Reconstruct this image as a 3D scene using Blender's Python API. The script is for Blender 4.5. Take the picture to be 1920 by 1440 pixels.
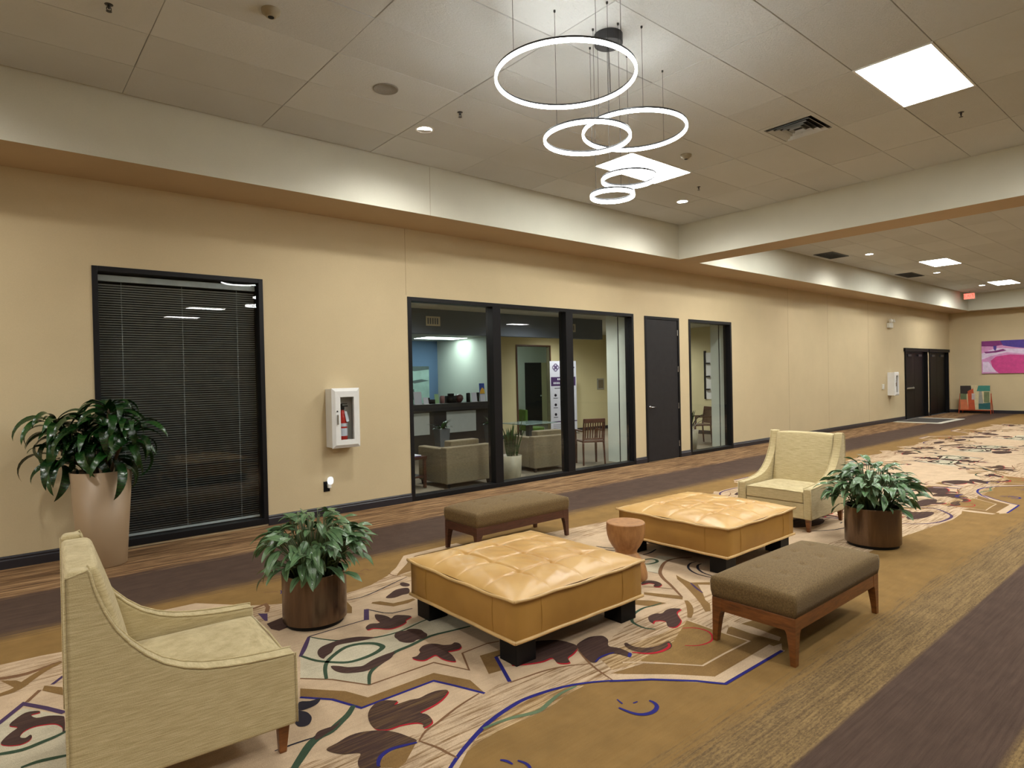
import bpy, bmesh, math, random
from mathutils import Vector, Matrix
random.seed(7)
for o in list(bpy.data.objects): bpy.data.objects.remove(o)
S = bpy.context.scene
COL = S.collection

# ------------------------------------------------------------------ camera, world, exposure
W = 7.33          # window wall plane
FY = 6.56         # fascia plane of the raised ceiling
SZ = 3.668        # underside of soffit and beam
CZ = 4.265        # tiled ceiling
cam_d = bpy.data.cameras.new('camera'); cam = bpy.data.objects.new('camera', cam_d); COL.objects.link(cam)
cam_d.sensor_fit = 'HORIZONTAL'; cam_d.sensor_width = 36.0; cam_d.lens = 36.0 * 1173.25 / 1920.0
cam_d.clip_start = 0.05; cam_d.clip_end = 100
yaw, pit, rol = math.radians(40.0836), math.radians(-0.5767), math.radians(-1.2416)
f = Vector((math.sin(yaw)*math.cos(pit), math.cos(yaw)*math.cos(pit), math.sin(pit)))
rt = Vector((math.cos(yaw), -math.sin(yaw), 0)); up = rt.cross(f)
r2 = rt*math.cos(rol) + up*math.sin(rol); u2 = -rt*math.sin(rol) + up*math.cos(rol)
m = Matrix((r2, u2, -f)).transposed().to_4x4(); m.translation = Vector((0, 0, 1.64)); cam.matrix_world = m
S.camera = cam
wd = bpy.data.worlds.new('world'); S.world = wd; wd.use_nodes = True
wd.node_tree.nodes['Background'].inputs[0].default_value = (0.9, 0.95, 1, 1)
wd.node_tree.nodes['Background'].inputs[1].default_value = 0.02
S.view_settings.view_transform = 'Standard'; S.view_settings.look = 'None'
S.view_settings.exposure = 1.28; S.view_settings.gamma = 1.0; S.view_settings.use_curve_mapping = False
PANEL_E = 15.0; RING_E = 14.0; DOWN_W = 85.0; DISC_E = 30.0; OFFICE_E = 5.0

# ------------------------------------------------------------------ materials
def lin(c):
    c = c / 255.0
    return c/12.92 if c <= 0.04045 else ((c+0.055)/1.055)**2.4
def rgb(r, g, b): return (lin(r), lin(g), lin(b), 1.0)
class NT:
    def __init__(s, name):
        s.m = bpy.data.materials.new(name); s.m.use_nodes = True
        s.t = s.m.node_tree; s.t.nodes.clear()
        s.out = s.n('ShaderNodeOutputMaterial')
    def n(s, typ, **kw):
        nd = s.t.nodes.new(typ)
        for k, v in kw.items():
            if k.startswith('i_'):
                key = k[2:].replace('_', ' ')
                nd.inputs[key].default_value = v
            else: setattr(nd, k, v)
        return nd
    def l(s, a, b): s.t.links.new(a, b)
    def coord(s, scale=(1, 1, 1), obj=True, kind=None):
        tc = s.n('ShaderNodeTexCoord'); mp = s.n('ShaderNodeMapping'); mp.inputs['Scale'].default_value = scale
        s.l(tc.outputs[kind or ('Object' if obj else 'Generated')], mp.inputs[0]); return mp.outputs[0]
    def world(s, scale=(1, 1, 1)):
        g = s.n('ShaderNodeNewGeometry'); mp = s.n('ShaderNodeMapping'); mp.inputs['Scale'].default_value = scale
        s.l(g.outputs['Position'], mp.inputs[0]); return mp.outputs[0]
    def noise(s, vec, scale, detail=3, rough=0.55):
        nd = s.n('ShaderNodeTexNoise'); nd.inputs['Scale'].default_value = scale
        nd.inputs['Detail'].default_value = detail; nd.inputs['Roughness'].default_value = rough
        s.l(vec, nd.inputs['Vector']); return nd.outputs['Fac']
    def ramp(s, fac, stops, interp='LINEAR'):
        r = s.n('ShaderNodeValToRGB'); r.color_ramp.interpolation = interp
        el = r.color_ramp.elements
        while len(el) < len(stops): el.new(0.5)
        for e, (p, c) in zip(el, stops): e.position = p; e.color = c
        s.l(fac, r.inputs[0]); return r.outputs[0]
    def step(s, fac, a, b):
        g = lambda v: (v, v, v, 1)
        return s.ramp(fac, [(a, g(0)), (b, g(1))])
    def mix(s, fac, a, b, blend='MIX'):
        x = s.n('ShaderNodeMix', data_type='RGBA', blend_type=blend)
        for i, v in ((0, fac), (6, a), (7, b)):
            if hasattr(v, 'links'): s.l(v, x.inputs[i])
            else: x.inputs[i].default_value = v
        return x.outputs[2]
    def math(s, op, a, b=0.0):
        x = s.n('ShaderNodeMath', operation=op)
        for i, v in ((0, a), (1, b)):
            if hasattr(v, 'links'): s.l(v, x.inputs[i])
            else: x.inputs[i].default_value = v
        return x.outputs[0]
    def bsdf(s, color, rough=0.6, metal=0.0, bump=None, bstr=0.2, bdist=0.01, spec=0.5, **kw):
        p = s.n('ShaderNodeBsdfPrincipled')
        if hasattr(color, 'links'): s.l(color, p.inputs['Base Color'])
        else: p.inputs['Base Color'].default_value = color
        if hasattr(rough, 'links'): s.l(rough, p.inputs['Roughness'])
        else: p.inputs['Roughness'].default_value = rough
        p.inputs['Metallic'].default_value = metal; p.inputs['Specular IOR Level'].default_value = spec
        for k, v in kw.items(): p.inputs[k.replace('_', ' ')].default_value = v
        if bump is not None:
            b = s.n('ShaderNodeBump'); b.inputs['Strength'].default_value = bstr; b.inputs['Distance'].default_value = bdist
            s.l(bump, b.inputs['Height']); s.l(b.outputs[0], p.inputs['Normal'])
        s.l(p.outputs[0], s.out.inputs[0]); return s.m
def simple(name, c, rough=0.6, metal=0.0, vary=0.12, scale=8.0, bump=0.0, spec=0.5, **kw):
    t = NT(name); v = t.coord(); n = t.noise(v, scale, 4)
    d = tuple(x*(1-vary) for x in c[:3]) + (1,); b = tuple(min(1, x*(1+vary)) for x in c[:3]) + (1,)
    col = t.ramp(n, [(0.3, d), (0.7, b)])
    return t.bsdf(col, rough, metal, t.noise(v, scale*12, 2) if bump else None, bump, 0.003, spec, **kw)
def emit(name, c, e):
    t = NT(name); x = t.n('ShaderNodeEmission'); x.inputs[0].default_value = c; x.inputs[1].default_value = e
    t.l(x.outputs[0], t.out.inputs[0]); return t.m
def wood(name, dark, light, rough=0.35, scale=(1, 1, 1), coat=0.0):
    t = NT(name); v = t.coord((3*scale[0], 3*scale[1], 3*scale[2]))
    n = t.noise(v, 4, 6, 0.6); n2 = t.noise(t.coord((scale[0]*1.2, scale[1]*1.2, scale[2]*1.2)), 3, 2)
    col = t.ramp(t.math('ADD', t.math('MULTIPLY', n, 0.65), t.math('MULTIPLY', n2, 0.35)), [(0.33, dark), (0.66, light)])
    return t.bsdf(col, rough, 0, n, 0.12, 0.003, Coat_Weight=coat, Coat_Roughness=0.25)

def wall_mat(name, c):
    t = NT(name); v = t.world()
    big = t.noise(v, 1.3, 3); fine = t.noise(v, 120, 2)
    d = tuple(x*0.94 for x in c[:3]) + (1,); b = tuple(x*1.05 for x in c[:3]) + (1,)
    col = t.mix(0.3, t.ramp(big, [(0.3, d), (0.7, b)]), t.ramp(fine, [(0.35, d), (0.65, b)]))
    return t.bsdf(col, 0.75, 0, fine, 0.25, 0.002, 0.3)
M = {}
M['wall'] = wall_mat('tan_wallcovering', rgb(202, 184, 148))
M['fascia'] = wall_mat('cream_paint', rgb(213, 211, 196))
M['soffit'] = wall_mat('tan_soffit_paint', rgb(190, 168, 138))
t = NT('acoustic_tile'); v = t.world(); oi = t.n('ShaderNodeObjectInfo')
big = t.noise(v, 0.9, 3); fi = t.noise(t.world((1, 2.2, 1)), 55, 4, 0.7)
c = t.mix(0.5, t.ramp(big, [(0.3, rgb(200, 202, 200)), (0.7, rgb(212, 214, 213))]), t.ramp(oi.outputs['Random'], [(0, rgb(197, 198, 196)), (1, rgb(216, 218, 217))]))
M['tile'] = t.bsdf(c, 0.9, 0, fi, 0.9, 0.008, 0.2)
M['tile_gap'] = simple('tile_joint_backing', rgb(128, 116, 98), 0.95)  # plain darker backing that shows through the tile joints
M['black'] = simple('black_paint', rgb(10, 10, 12), 0.5, spec=0.25)
M['door'] = simple('charcoal_door_paint', rgb(40, 38, 39), 0.5, spec=0.25)
M['frame'] = simple('black_frame', rgb(20, 19, 21), 0.45, spec=0.25)
M['base'] = simple('dark_vinyl_base', rgb(42, 40, 46), 0.35, scale=3)
M['blackmetal'] = simple('dark_grey_metal', rgb(60, 60, 62), 0.4, 0.3)
M['wire'] = simple('black_wire', rgb(25, 25, 25), 0.5)
M['white'] = simple('white_enamel', rgb(225, 225, 222), 0.35, vary=0.03)
M['offwhite'] = simple('offwhite_plastic', rgb(214, 210, 196), 0.4, vary=0.04)
M['chrome'] = simple('brushed_steel', rgb(190, 190, 190), 0.25, 0.9)
M['led'] = emit('led_diffuser', (0.98, 1.0, 0.97, 1), RING_E)
M['panel'] = emit('panel_diffuser', (0.98, 1.0, 0.96, 1), PANEL_E)
M['disc'] = emit('downlight_lens', (1.0, 0.96, 0.9, 1), DISC_E)
M['offpanel'] = emit('office_panel_diffuser', (0.82, 1.0, 0.94, 1), OFFICE_E)
t = NT('clear_glass'); fr = t.n('ShaderNodeFresnel'); fr.inputs[0].default_value = 1.5
g = t.n('ShaderNodeBsdfGlossy'); g.inputs['Roughness'].default_value = 0.0
tr = t.n('ShaderNodeBsdfTransparent'); tr.inputs[0].default_value = (0.96, 0.98, 0.97, 1)
mx = t.n('ShaderNodeMixShader'); gg = t.n('ShaderNodeNewGeometry'); t.l(t.math('MULTIPLY', fr.outputs[0], t.math('SUBTRACT', 1.0, gg.outputs['Backfacing'])), mx.inputs[0]); t.l(tr.outputs[0], mx.inputs[1]); t.l(g.outputs[0], mx.inputs[2]); t.l(mx.outputs[0], t.out.inputs[0])
M['glass'] = t.m
def fabric(name, a, b, streak=(6, 6, 90), bump=0.3, sc=3.0, sheen=0.15):
    t = NT(name); n = t.noise(t.coord(streak), sc, 4, 0.6); w = t.noise(t.coord(), 260, 2)
    col = t.mix(0.35, t.ramp(n, [(0.34, a), (0.66, b)]), t.ramp(w, [(0.3, a), (0.7, b)]))
    return t.bsdf(col, 0.85, 0, t.math('ADD', n, w), bump, 0.003, 0.25, Sheen_Weight=sheen)
M['chair'] = fabric('pale_green_slub_fabric', rgb(164, 146, 104), rgb(208, 192, 150), (4, 4, 75))
M['bench_fab'] = fabric('olive_brown_fabric', rgb(84, 66, 40), rgb(128, 105, 68), (40, 40, 40), 0.4, 3.0, 0.05)
M['sofa_fab'] = fabric('taupe_fabric', rgb(104, 92, 72), rgb(128, 116, 92), (8, 8, 40))
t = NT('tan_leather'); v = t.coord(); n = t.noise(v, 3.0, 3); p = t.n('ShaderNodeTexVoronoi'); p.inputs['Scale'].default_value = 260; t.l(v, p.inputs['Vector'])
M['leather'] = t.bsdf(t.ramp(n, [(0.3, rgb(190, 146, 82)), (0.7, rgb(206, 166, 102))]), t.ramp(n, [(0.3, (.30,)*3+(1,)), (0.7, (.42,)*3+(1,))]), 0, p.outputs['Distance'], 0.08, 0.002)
t = NT('tan_leather_shaded_side'); v = t.coord(); n = t.noise(v, 3.0, 3); p = t.n('ShaderNodeTexVoronoi'); p.inputs['Scale'].default_value = 220; t.l(v, p.inputs['Vector'])
M['leather_shaded'] = t.bsdf(t.ramp(n, [(0.3, rgb(154, 112, 50)), (0.7, rgb(174, 130, 62))]), 0.5, 0, p.outputs['Distance'], 0.1, 0.002)  # darker copy of the top leather, shade of the sides put into the colour
M['welt'] = simple('leather_welt', rgb(204, 168, 112), 0.4)
M['cherry'] = wood('reddish_brown_wood', rgb(86, 48, 20), rgb(136, 82, 38), 0.35, (1, 1, 6))
M['darkwood'] = wood('dark_red_wood', rgb(60, 34, 24), rgb(92, 54, 38), 0.4, (1, 1, 6))
M['stool'] = wood('honey_wood', rgb(140, 92, 50), rgb(186, 136, 84), 0.45, (2, 2, 0.7))
t = NT('bronze_metal'); n = t.noise(t.coord((9, 9, 1)), 3, 3)
M['bronze'] = t.bsdf(t.ramp(n, [(0.3, rgb(96, 79, 66)), (0.7, rgb(118, 99, 82))]), 0.27, 0.92)
M['tanpot'] = simple('taupe_lacquer', rgb(156, 131, 102), 0.45, 0.0, vary=0.05, scale=2)
M['soil'] = simple('soil', rgb(50, 38, 28), 0.95, vary=0.4, scale=30, bump=0.6)
def leafmat(name, dark, mid, pale, amt):
    t = NT(name); tc = t.n('ShaderNodeTexCoord'); sx = t.n('ShaderNodeSeparateXYZ'); t.l(tc.outputs['UV'], sx.inputs[0])
    u = t.math('ABSOLUTE', t.math('SUBTRACT', sx.outputs[1], 0.5))
    wv = t.n('ShaderNodeTexWave'); wv.inputs['Scale'].default_value = 5; wv.inputs['Distortion'].default_value = 3; t.l(tc.outputs['UV'], wv.inputs[0])
    n = t.noise(tc.outputs['UV'], 9, 3)
    f1 = t.math('MULTIPLY', t.step(t.math('ADD', t.math('MULTIPLY', wv.outputs['Fac'], 0.5), t.math('MULTIPLY', n, 0.6)), 0.42, 0.7), amt)
    oi = t.n('ShaderNodeObjectInfo')
    base = t.mix(oi.outputs['Random'], dark, mid)
    col = t.mix(f1, base, pale)
    col = t.mix(t.step(u, 0.03, 0.0), col, pale) if amt > 0.2 else col
    return t.bsdf(col, 0.2, 0, n, 0.25, 0.01, 0.6)
M['aglao'] = leafmat('silver_green_leaf', rgb(8, 30, 13), rgb(20, 52, 20), rgb(92, 122, 84), 0.21)
M['dracena'] = leafmat('dark_glossy_leaf', rgb(14, 42, 16), rgb(28, 66, 24), rgb(60, 98, 44), 0.12)
M['snake'] = leafmat('dull_green_leaf', rgb(24, 46, 22), rgb(44, 74, 32), rgb(92, 112, 56), 0.19)
M['stem'] = simple('green_stem', rgb(70, 84, 44), 0.5)
M['cane'] = simple('brown_cane', rgb(92, 72, 50), 0.8, bump=0.4)
M['slat'] = simple('grey_blind_slat', rgb(176, 182, 186), 0.35)
M['red'] = simple('red_enamel', rgb(190, 32, 24), 0.3)
M['graycab'] = simple('cabinet_interior', rgb(150, 148, 140), 0.5)
M['officewall'] = wall_mat('office_cream_wall', rgb(206, 196, 156))
M['officewhite'] = wall_mat('office_white_wall', rgb(205, 210, 200))
M['officeblue'] = wall_mat('office_blue_wall', rgb(104, 130, 164))
M['bulk'] = wall_mat('office_grey_bulkhead', rgb(112, 122, 136))
M['darkroom'] = wall_mat('storeroom_shade_wall', rgb(40, 42, 44))  # unlit room put into the wall colour, keeps the blind gaps dark
M['officefloor'] = simple('office_carpet', rgb(120, 110, 94), 0.9, vary=0.15, scale=60)
M['officeceil'] = simple('office_ceiling', rgb(190, 190, 182), 0.9)
M['lamblack'] = simple('black_laminate', rgb(44, 42, 44), 0.3)
M['lamwhite'] = simple('pale_laminate', rgb(176, 182, 180), 0.4, vary=0.04)
M['greyplan'] = simple('grey_planter', rgb(84, 88, 92), 0.5)
M['whitepot'] = simple('beige_ceramic', rgb(150, 142, 122), 0.4)
M['greenfab'] = simple('green_upholstery', rgb(84, 122, 40), 0.7)
M['tableglass'] = simple('frosted_glass_top', rgb(130, 150, 148), 0.1, vary=0.03)
M['purple'] = simple('purple_print', rgb(66, 40, 92), 0.5, vary=0.03)
M['paper'] = simple('white_print', rgb(206, 208, 222), 0.5, vary=0.02)
M['ink'] = simple('dark_ink', rgb(40, 34, 54), 0.6, vary=0.02)
M['orange'] = simple('orange_metal', rgb(186, 70, 24), 0.45)
M['redlit'] = emit('exit_red_face', (1.0, 0.12, 0.08, 1), 1.2)
M['lens'] = emit('white_globe_glow', (1.0, 1.0, 0.98, 1), 0.4)  # slight emission put in so the white globe reads as saturated white

# carpet
def streak(t): return t.noise(t.world((2.6, 60, 1)), 1.0, 6, 0.68)
def carpet_bsdf(t, col):
    sp = t.noise(t.world(), 420, 2); sp2 = t.noise(t.world(), 6, 3)
    col = t.mix(0.30, col, t.mix(1.0, col, t.ramp(sp, [(0.35, (0.25,)*3+(1,)), (0.65, (1.6,)*3+(1,))]), 'MULTIPLY'))
    col = t.mix(0.35, col, t.mix(1.0, col, t.ramp(sp2, [(0.3, (0.7,)*3+(1,)), (0.7, (1.25,)*3+(1,))]), 'MULTIPLY'))
    return t.bsdf(col, 0.95, 0, sp, 0.5, 0.004, 0.15)
TAN = rgb(136, 107, 64); CREAM = rgb(194, 169, 140); PALE = rgb(190, 180, 156); DARK = rgb(80, 64, 54); OLIVE = rgb(128, 99, 60); MOT = rgb(66, 48, 44)
def carpet(name, c, c2=None, lo=0.42, hi=0.58):
    t = NT(name)
    col = c if c2 is None else t.mix(t.step(streak(t), lo, hi), c, c2)
    if c2 is None:
        col = t.mix(t.step(streak(t), 0.35, 0.65), tuple(x*0.94 for x in c[:3])+(1,), tuple(min(1, x*1.05) for x in c[:3])+(1,))
    return carpet_bsdf(t, col)
KM = dict(tan=carpet('carpet_tan', TAN), cream=carpet('carpet_cream', CREAM), pale=carpet('carpet_pale', PALE),
    olive=carpet('carpet_olive', OLIVE), mot=carpet('carpet_motif_brown', MOT, rgb(78, 58, 50)),
    mots=carpet('carpet_motif_streaked', MOT, rgb(108, 84, 56), 0.45, 0.68), creams=carpet('carpet_cream_streaked', CREAM, rgb(120, 90, 56), 0.47, 0.63),
    creamss=carpet('carpet_tan_streaked', rgb(126, 96, 58), rgb(194, 166, 128), 0.42, 0.6),
    red=carpet('carpet_red', rgb(168, 32, 44)), blue=carpet('carpet_blue', rgb(42, 40, 112)), green=carpet('carpet_green', rgb(58, 76, 58)),
    plum=carpet('carpet_plum', rgb(74, 56, 84)), thin=carpet('carpet_line_brown', rgb(120, 88, 62)), teal=carpet('carpet_teal', rgb(96, 112, 84)),
    navy=carpet('carpet_dark_line', rgb(46, 42, 50)))
t = NT('hall_carpet_base')
g = t.n('ShaderNodeNewGeometry'); sx = t.n('ShaderNodeSeparateXYZ'); t.l(g.outputs['Position'], sx.inputs[0]); y = sx.outputs[1]
st = streak(t); st2 = t.noise(t.world((1.3, 24, 1)), 1.0, 6, 0.7); tw = t.noise(t.world((40, 90, 1)), 1.0, 3, 0.8)
jy = t.math('ADD', y, t.math('MULTIPLY', t.math('SUBTRACT', st, 0.5), 0.55))
woodc = t.ramp(st2, [(0.3, rgb(66, 48, 34)), (0.45, rgb(104, 78, 54)), (0.55, rgb(146, 114, 80)), (0.68, rgb(180, 150, 112))])
tweed = t.mix(t.step(t.math('ADD', t.math('MULTIPLY', st, 0.5), t.math('MULTIPLY', tw, 0.5)), 0.4, 0.6), rgb(92, 74, 52), rgb(142, 117, 78))
sg = lambda a, b: t.math('SMOOTH_MIN', 1, 1)
def band(v, a, b):
    mr = t.n('ShaderNodeMapRange'); mr.inputs[1].default_value = a; mr.inputs[2].default_value = b; t.l(v, mr.inputs[0]); return mr.outputs[0]
dark = t.mix(t.step(st, 0.35, 0.65), rgb(72, 56, 47), rgb(84, 67, 57))
col = t.mix(band(y, 0.66, 0.70), tweed, dark)
col = t.mix(band(y, 1.24, 1.26), col, tweed)
col = t.mix(band(jy, 1.52, 1.66), col, t.mix(t.step(st, 0.4, 0.7), TAN, rgb(132, 102, 58)))
col = t.mix(band(jy, 5.22, 5.42), col, dark)
col = t.mix(band(jy, 6.28, 6.36), col, woodc)
M['carpet'] = carpet_bsdf(t, col)

# ------------------------------------------------------------------ mesh helpers
class MB:
    def __init__(s): s.v = []; s.f = []; s.mi = []; s.uv = None
    def add(s, vs, fs, mi=0):
        o = len(s.v); s.v += [tuple(p) for p in vs]; s.f += [tuple(i+o for i in q) for q in fs]; s.mi += [mi]*len(fs); return s
    def box(s, x0, x1, y0, y1, z0, z1, mi=0):
        return s.add([(x0,y0,z0),(x1,y0,z0),(x1,y1,z0),(x0,y1,z0),(x0,y0,z1),(x1,y0,z1),(x1,y1,z1),(x0,y1,z1)],
                     [(0,3,2,1),(4,5,6,7),(0,1,5,4),(1,2,6,5),(2,3,7,6),(3,0,4,7)], mi)
    def taper(s, cx, cy, w0, d0, z0, w1, d1, z1, dx=0, dy=0, mi=0):
        b = [(-1,-1),(1,-1),(1,1),(-1,1)]
        return s.add([(cx+dx+a*w0/2, cy+dy+c*d0/2, z0) for a, c in b] + [(cx+a*w1/2, cy+c*d1/2, z1) for a, c in b],
                     [(0,3,2,1),(4,5,6,7),(0,1,5,4),(1,2,6,5),(2,3,7,6),(3,0,4,7)], mi)
    def lathe(s, prof, seg=32, c=(0,0,0), mi=0):
        n = len(prof); vs = []
        for k in range(seg):
            a = 2*math.pi*k/seg
            for r, z in prof: vs.append((c[0]+r*math.cos(a), c[1]+r*math.sin(a), c[2]+z))
        fs = [(k*n+i, ((k+1)%seg)*n+i, ((k+1)%seg)*n+i+1, k*n+i+1) for k in range(seg) for i in range(n-1)]
        s.add(vs, fs, mi)
        if prof[0][0] > 1e-5: s.add([vs[k*n] for k in range(seg)], [tuple(range(seg))[::-1]], mi)
        if prof[-1][0] > 1e-5: s.add([vs[k*n+n-1] for k in range(seg)], [tuple(range(seg))], mi)
        return s
    def tube(s, path, r, seg=8, mi=0, closed=False):
        P = [Vector(p) for p in path]; n = len(P); vs = []
        R = r if isinstance(r, (list, tuple)) else [r]*n
        ref = None
        for i in range(n):
            d = (P[(i+1) % n] - P[i-1]) if closed else (P[min(i+1, n-1)] - P[max(i-1, 0)])
            d.normalize()
            if ref is None: ref = Vector((0,0,1)) if abs(d.z) < 0.9 else Vector((1,0,0))
            a = (ref - d*ref.dot(d)).normalized(); ref = a; b = d.cross(a)
            for k in range(seg):
                t_ = 2*math.pi*k/seg; vs.append(P[i] + (a*math.cos(t_) + b*math.sin(t_))*R[i])
        m_ = n if closed else n-1
        fs = [(i*seg+k, i*seg+(k+1)%seg, ((i+1)%n)*seg+(k+1)%seg, ((i+1)%n)*seg+k) for i in range(m_) for k in range(seg)]
        if not closed: fs += [tuple(range(seg))[::-1], tuple((n-1)*seg+k for k in range(seg))]
        return s.add(vs, fs, mi)
    def prism(s, poly, axis, a, b, mi=0):
        def P(u, w, h): return {'x': (h, u, w), 'y': (u, h, w), 'z': (u, w, h)}[axis]
        n = len(poly)
        return s.add([P(u, w, a) for u, w in poly] + [P(u, w, b) for u, w in poly],
                     [tuple(range(n)), tuple(range(2*n-1, n-1, -1))] + [(i, i+n, (i+1)%n+n, (i+1)%n) for i in range(n)], mi)
    def build(s, name, mats, parent=None, smooth=False, bevel=0, seg=2, loc=None, sub=0, fix=True):
        me = bpy.data.meshes.new(name); me.from_pydata(s.v, [], s.f)
        for mm in (mats if isinstance(mats, (list, tuple)) else [mats]): me.materials.append(mm)
        for p, i in zip(me.polygons, s.mi): p.material_index = i; p.use_smooth = bool(smooth)
        if fix:
            bm = bmesh.new(); bm.from_mesh(me); bmesh.ops.recalc_face_normals(bm, faces=bm.faces); bm.to_mesh(me); bm.free()
        if s.uv:
            ul = me.uv_layers.new(name='UVMap')
            for lp in me.loops: ul.data[lp.index].uv = s.uv[lp.vertex_index]
        me.update()
        o = bpy.data.objects.new(name, me); COL.objects.link(o)
        if parent: o.parent = parent
        if loc: o.location = loc
        if bevel:
            b = o.modifiers.new('bevel', 'BEVEL'); b.width = bevel; b.segments = seg; b.limit_method = 'ANGLE'; b.angle_limit = math.radians(35)
        if sub:
            b = o.modifiers.new('sub', 'SUBSURF'); b.levels = sub; b.render_levels = sub
        if smooth == 'auto' or (bevel and smooth):
            for p in me.polygons: p.use_smooth = True
            w_ = o.modifiers.new('wn', 'WEIGHTED_NORMAL'); w_.keep_sharp = True
            if smooth == 'auto':
                for e in me.edges: pass
        return o
def thing(name, label, cat, loc=(0,0,0), rz=0, group=None):
    o = bpy.data.objects.new(name, None); o.empty_display_size = 0.1; COL.objects.link(o)
    o.location = loc; o.rotation_euler = (0, 0, rz); o['label'] = label; o['category'] = cat
    if group: o['group'] = group
    return o
def tag(o, label, cat, group=None):
    o['label'] = label; o['category'] = cat
    if group: o['group'] = group
    return o
def struct(o, label=None):
    o['kind'] = 'structure'
    if label: o['label'] = label
    return o
def copytree(o, loc=None, rz=None, label=None, parent=None):
    c = o.copy(); COL.objects.link(c); c.parent = parent
    if loc is not None: c.location = loc
    if rz is not None: c.rotation_euler = (0, 0, rz)
    if label: c['label'] = label
    for ch in KIDS.get(o.name, []):
        k = ch.copy(); COL.objects.link(k); k.parent = c
        for g2 in KIDS.get(ch.name, []):
            q = g2.copy(); COL.objects.link(q); q.parent = k
    return c
KIDS = {}
def reg(o):
    KIDS.clear()
    for x in bpy.data.objects:
        if x.parent: KIDS.setdefault(x.parent.name, []).append(x)
    return o
def disc_mb(r, z, n=24): return MB().add([(r*math.cos(2*math.pi*k/n), r*math.sin(2*math.pi*k/n), z) for k in range(n)], [tuple(range(n))])
# ------------------------------------------------------------------ floor
X0, X1, Y0 = -7.0, 27.5, -15.5
floor = struct(MB().box(X0, X1, Y0, W, -0.1, 0).build('floor', M['carpet']))
# ------------------------------------------------------------------ window wall with openings
T = 0.15
OPEN = [(0.82, 2.46, 0.02, 2.83), (4.36, 9.10, 0.0, 2.76), (9.42, 10.50, 0.0, 2.74), (10.83, 12.42, 0.0, 2.74), (22.85, 24.95, 0, 2.28), (25.2, 27.25, 0, 2.28)]
mb = MB(); x = X0
for a, b, z0, z1 in OPEN:
    mb.box(x, a, W, W+T, 0, SZ); mb.box(a, b, W, W+T, z1, SZ)
    if z0 > 0: mb.box(a, b, W, W+T, 0, z0)
    x = b
mb.box(x, X1+0.2, W, W+T, 0, SZ)
wall = struct(mb.build('wall_left', M['wall']))
# wallcovering seams
for sx_ in (4.345, 17.2, 15.0, 19.9):
    MB().box(sx_-0.0018, sx_+0.0018, W-0.0012, W+0.002, 2.78 if sx_ == 4.345 else 0.11, SZ).build('wallcovering_seam', simple('seam_line', rgb(140, 118, 84), 0.8) if 'seam_line' not in bpy.data.materials else bpy.data.materials['seam_line'], wall)
# baseboards
mb = MB(); x = X0
bp = lambda a, b: mb.prism([(W, 0), (W-0.016, 0), (W-0.016, 0.075), (W-0.010, 0.085), (W-0.012, 0.10), (W-0.006, 0.112), (W, 0.115)], 'x', a, b)
for a, b, z0, z1 in OPEN: bp(x, a); x = b
bp(x, X1)
struct(mb.build('baseboard_left', M['base']))
struct(MB().box(X1-0.016, X1, Y0, W, 0, 0.11).build('baseboard_end', M['base']))
struct(MB().box(X1, X1+0.15, Y0, W+T, 0, CZ).build('wall_end', M['wall']))
struct(MB().box(X0-0.15, X0, Y0, W+T, 0, CZ).build('wall_near', M['wall']))
struct(MB().box(X0-0.15, X1+0.15, Y0-0.15, Y0, 0, CZ).build('wall_right', M['wall']))
# soffit along the window wall, beam, end soffit
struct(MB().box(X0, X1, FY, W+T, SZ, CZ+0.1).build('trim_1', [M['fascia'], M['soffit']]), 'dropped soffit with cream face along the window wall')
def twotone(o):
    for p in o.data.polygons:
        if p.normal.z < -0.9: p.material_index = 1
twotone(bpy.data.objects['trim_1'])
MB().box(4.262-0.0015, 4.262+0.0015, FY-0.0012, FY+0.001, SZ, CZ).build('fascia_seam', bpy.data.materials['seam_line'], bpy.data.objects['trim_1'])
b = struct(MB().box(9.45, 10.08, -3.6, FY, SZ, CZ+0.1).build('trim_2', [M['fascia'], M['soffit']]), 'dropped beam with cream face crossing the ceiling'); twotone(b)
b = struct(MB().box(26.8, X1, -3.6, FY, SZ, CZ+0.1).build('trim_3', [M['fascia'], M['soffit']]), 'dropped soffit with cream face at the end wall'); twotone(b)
# ------------------------------------------------------------------ tiled ceiling
ceiling = struct(MB().box(X0, X1, Y0, FY, CZ+0.02, CZ+0.12).build('ceiling', M['tile_gap']))
PAN = [(5.88, 1.65), (5.88, 4.70), (17.55, 4.70), (23.65, 4.70), (17.55, 1.65), (23.65, 1.65), (11.45, 4.70), (11.45, 1.65), (-0.22, -1.40), (-5.1, 1.65), (-5.1, 4.70), (5.88, -1.40)]
VENT = (6.49, 2.87)
def tile_mesh(w, d, name):
    e = 0.0045
    b = MB().box(0.002, w-0.002, 0.002, d-0.002, 0.003, 0.02).box(e, w-e, e, d-e, 0, 0.003)
    me_o = b.build(name, M['tile'], ceiling); me = me_o.data; bpy.data.objects.remove(me_o); return me
TM = {}
def put_tile(x, y, w, d):
    k = (round(w, 2), round(d, 2))
    if k not in TM: TM[k] = tile_mesh(w, d, 'ceiling_tile')
    o = bpy.data.objects.new('ceiling_tile', TM[k]); COL.objects.link(o); o.parent = ceiling
    dz = random.uniform(-0.0015, 0.0015); tx = random.uniform(-0.0018, 0.0018)
    o.location = (x+random.uniform(-.001, .001), y+random.uniform(-.001, .001), CZ+dz); o.rotation_euler = (tx, random.uniform(-0.0012, 0.0012), 0)
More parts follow.
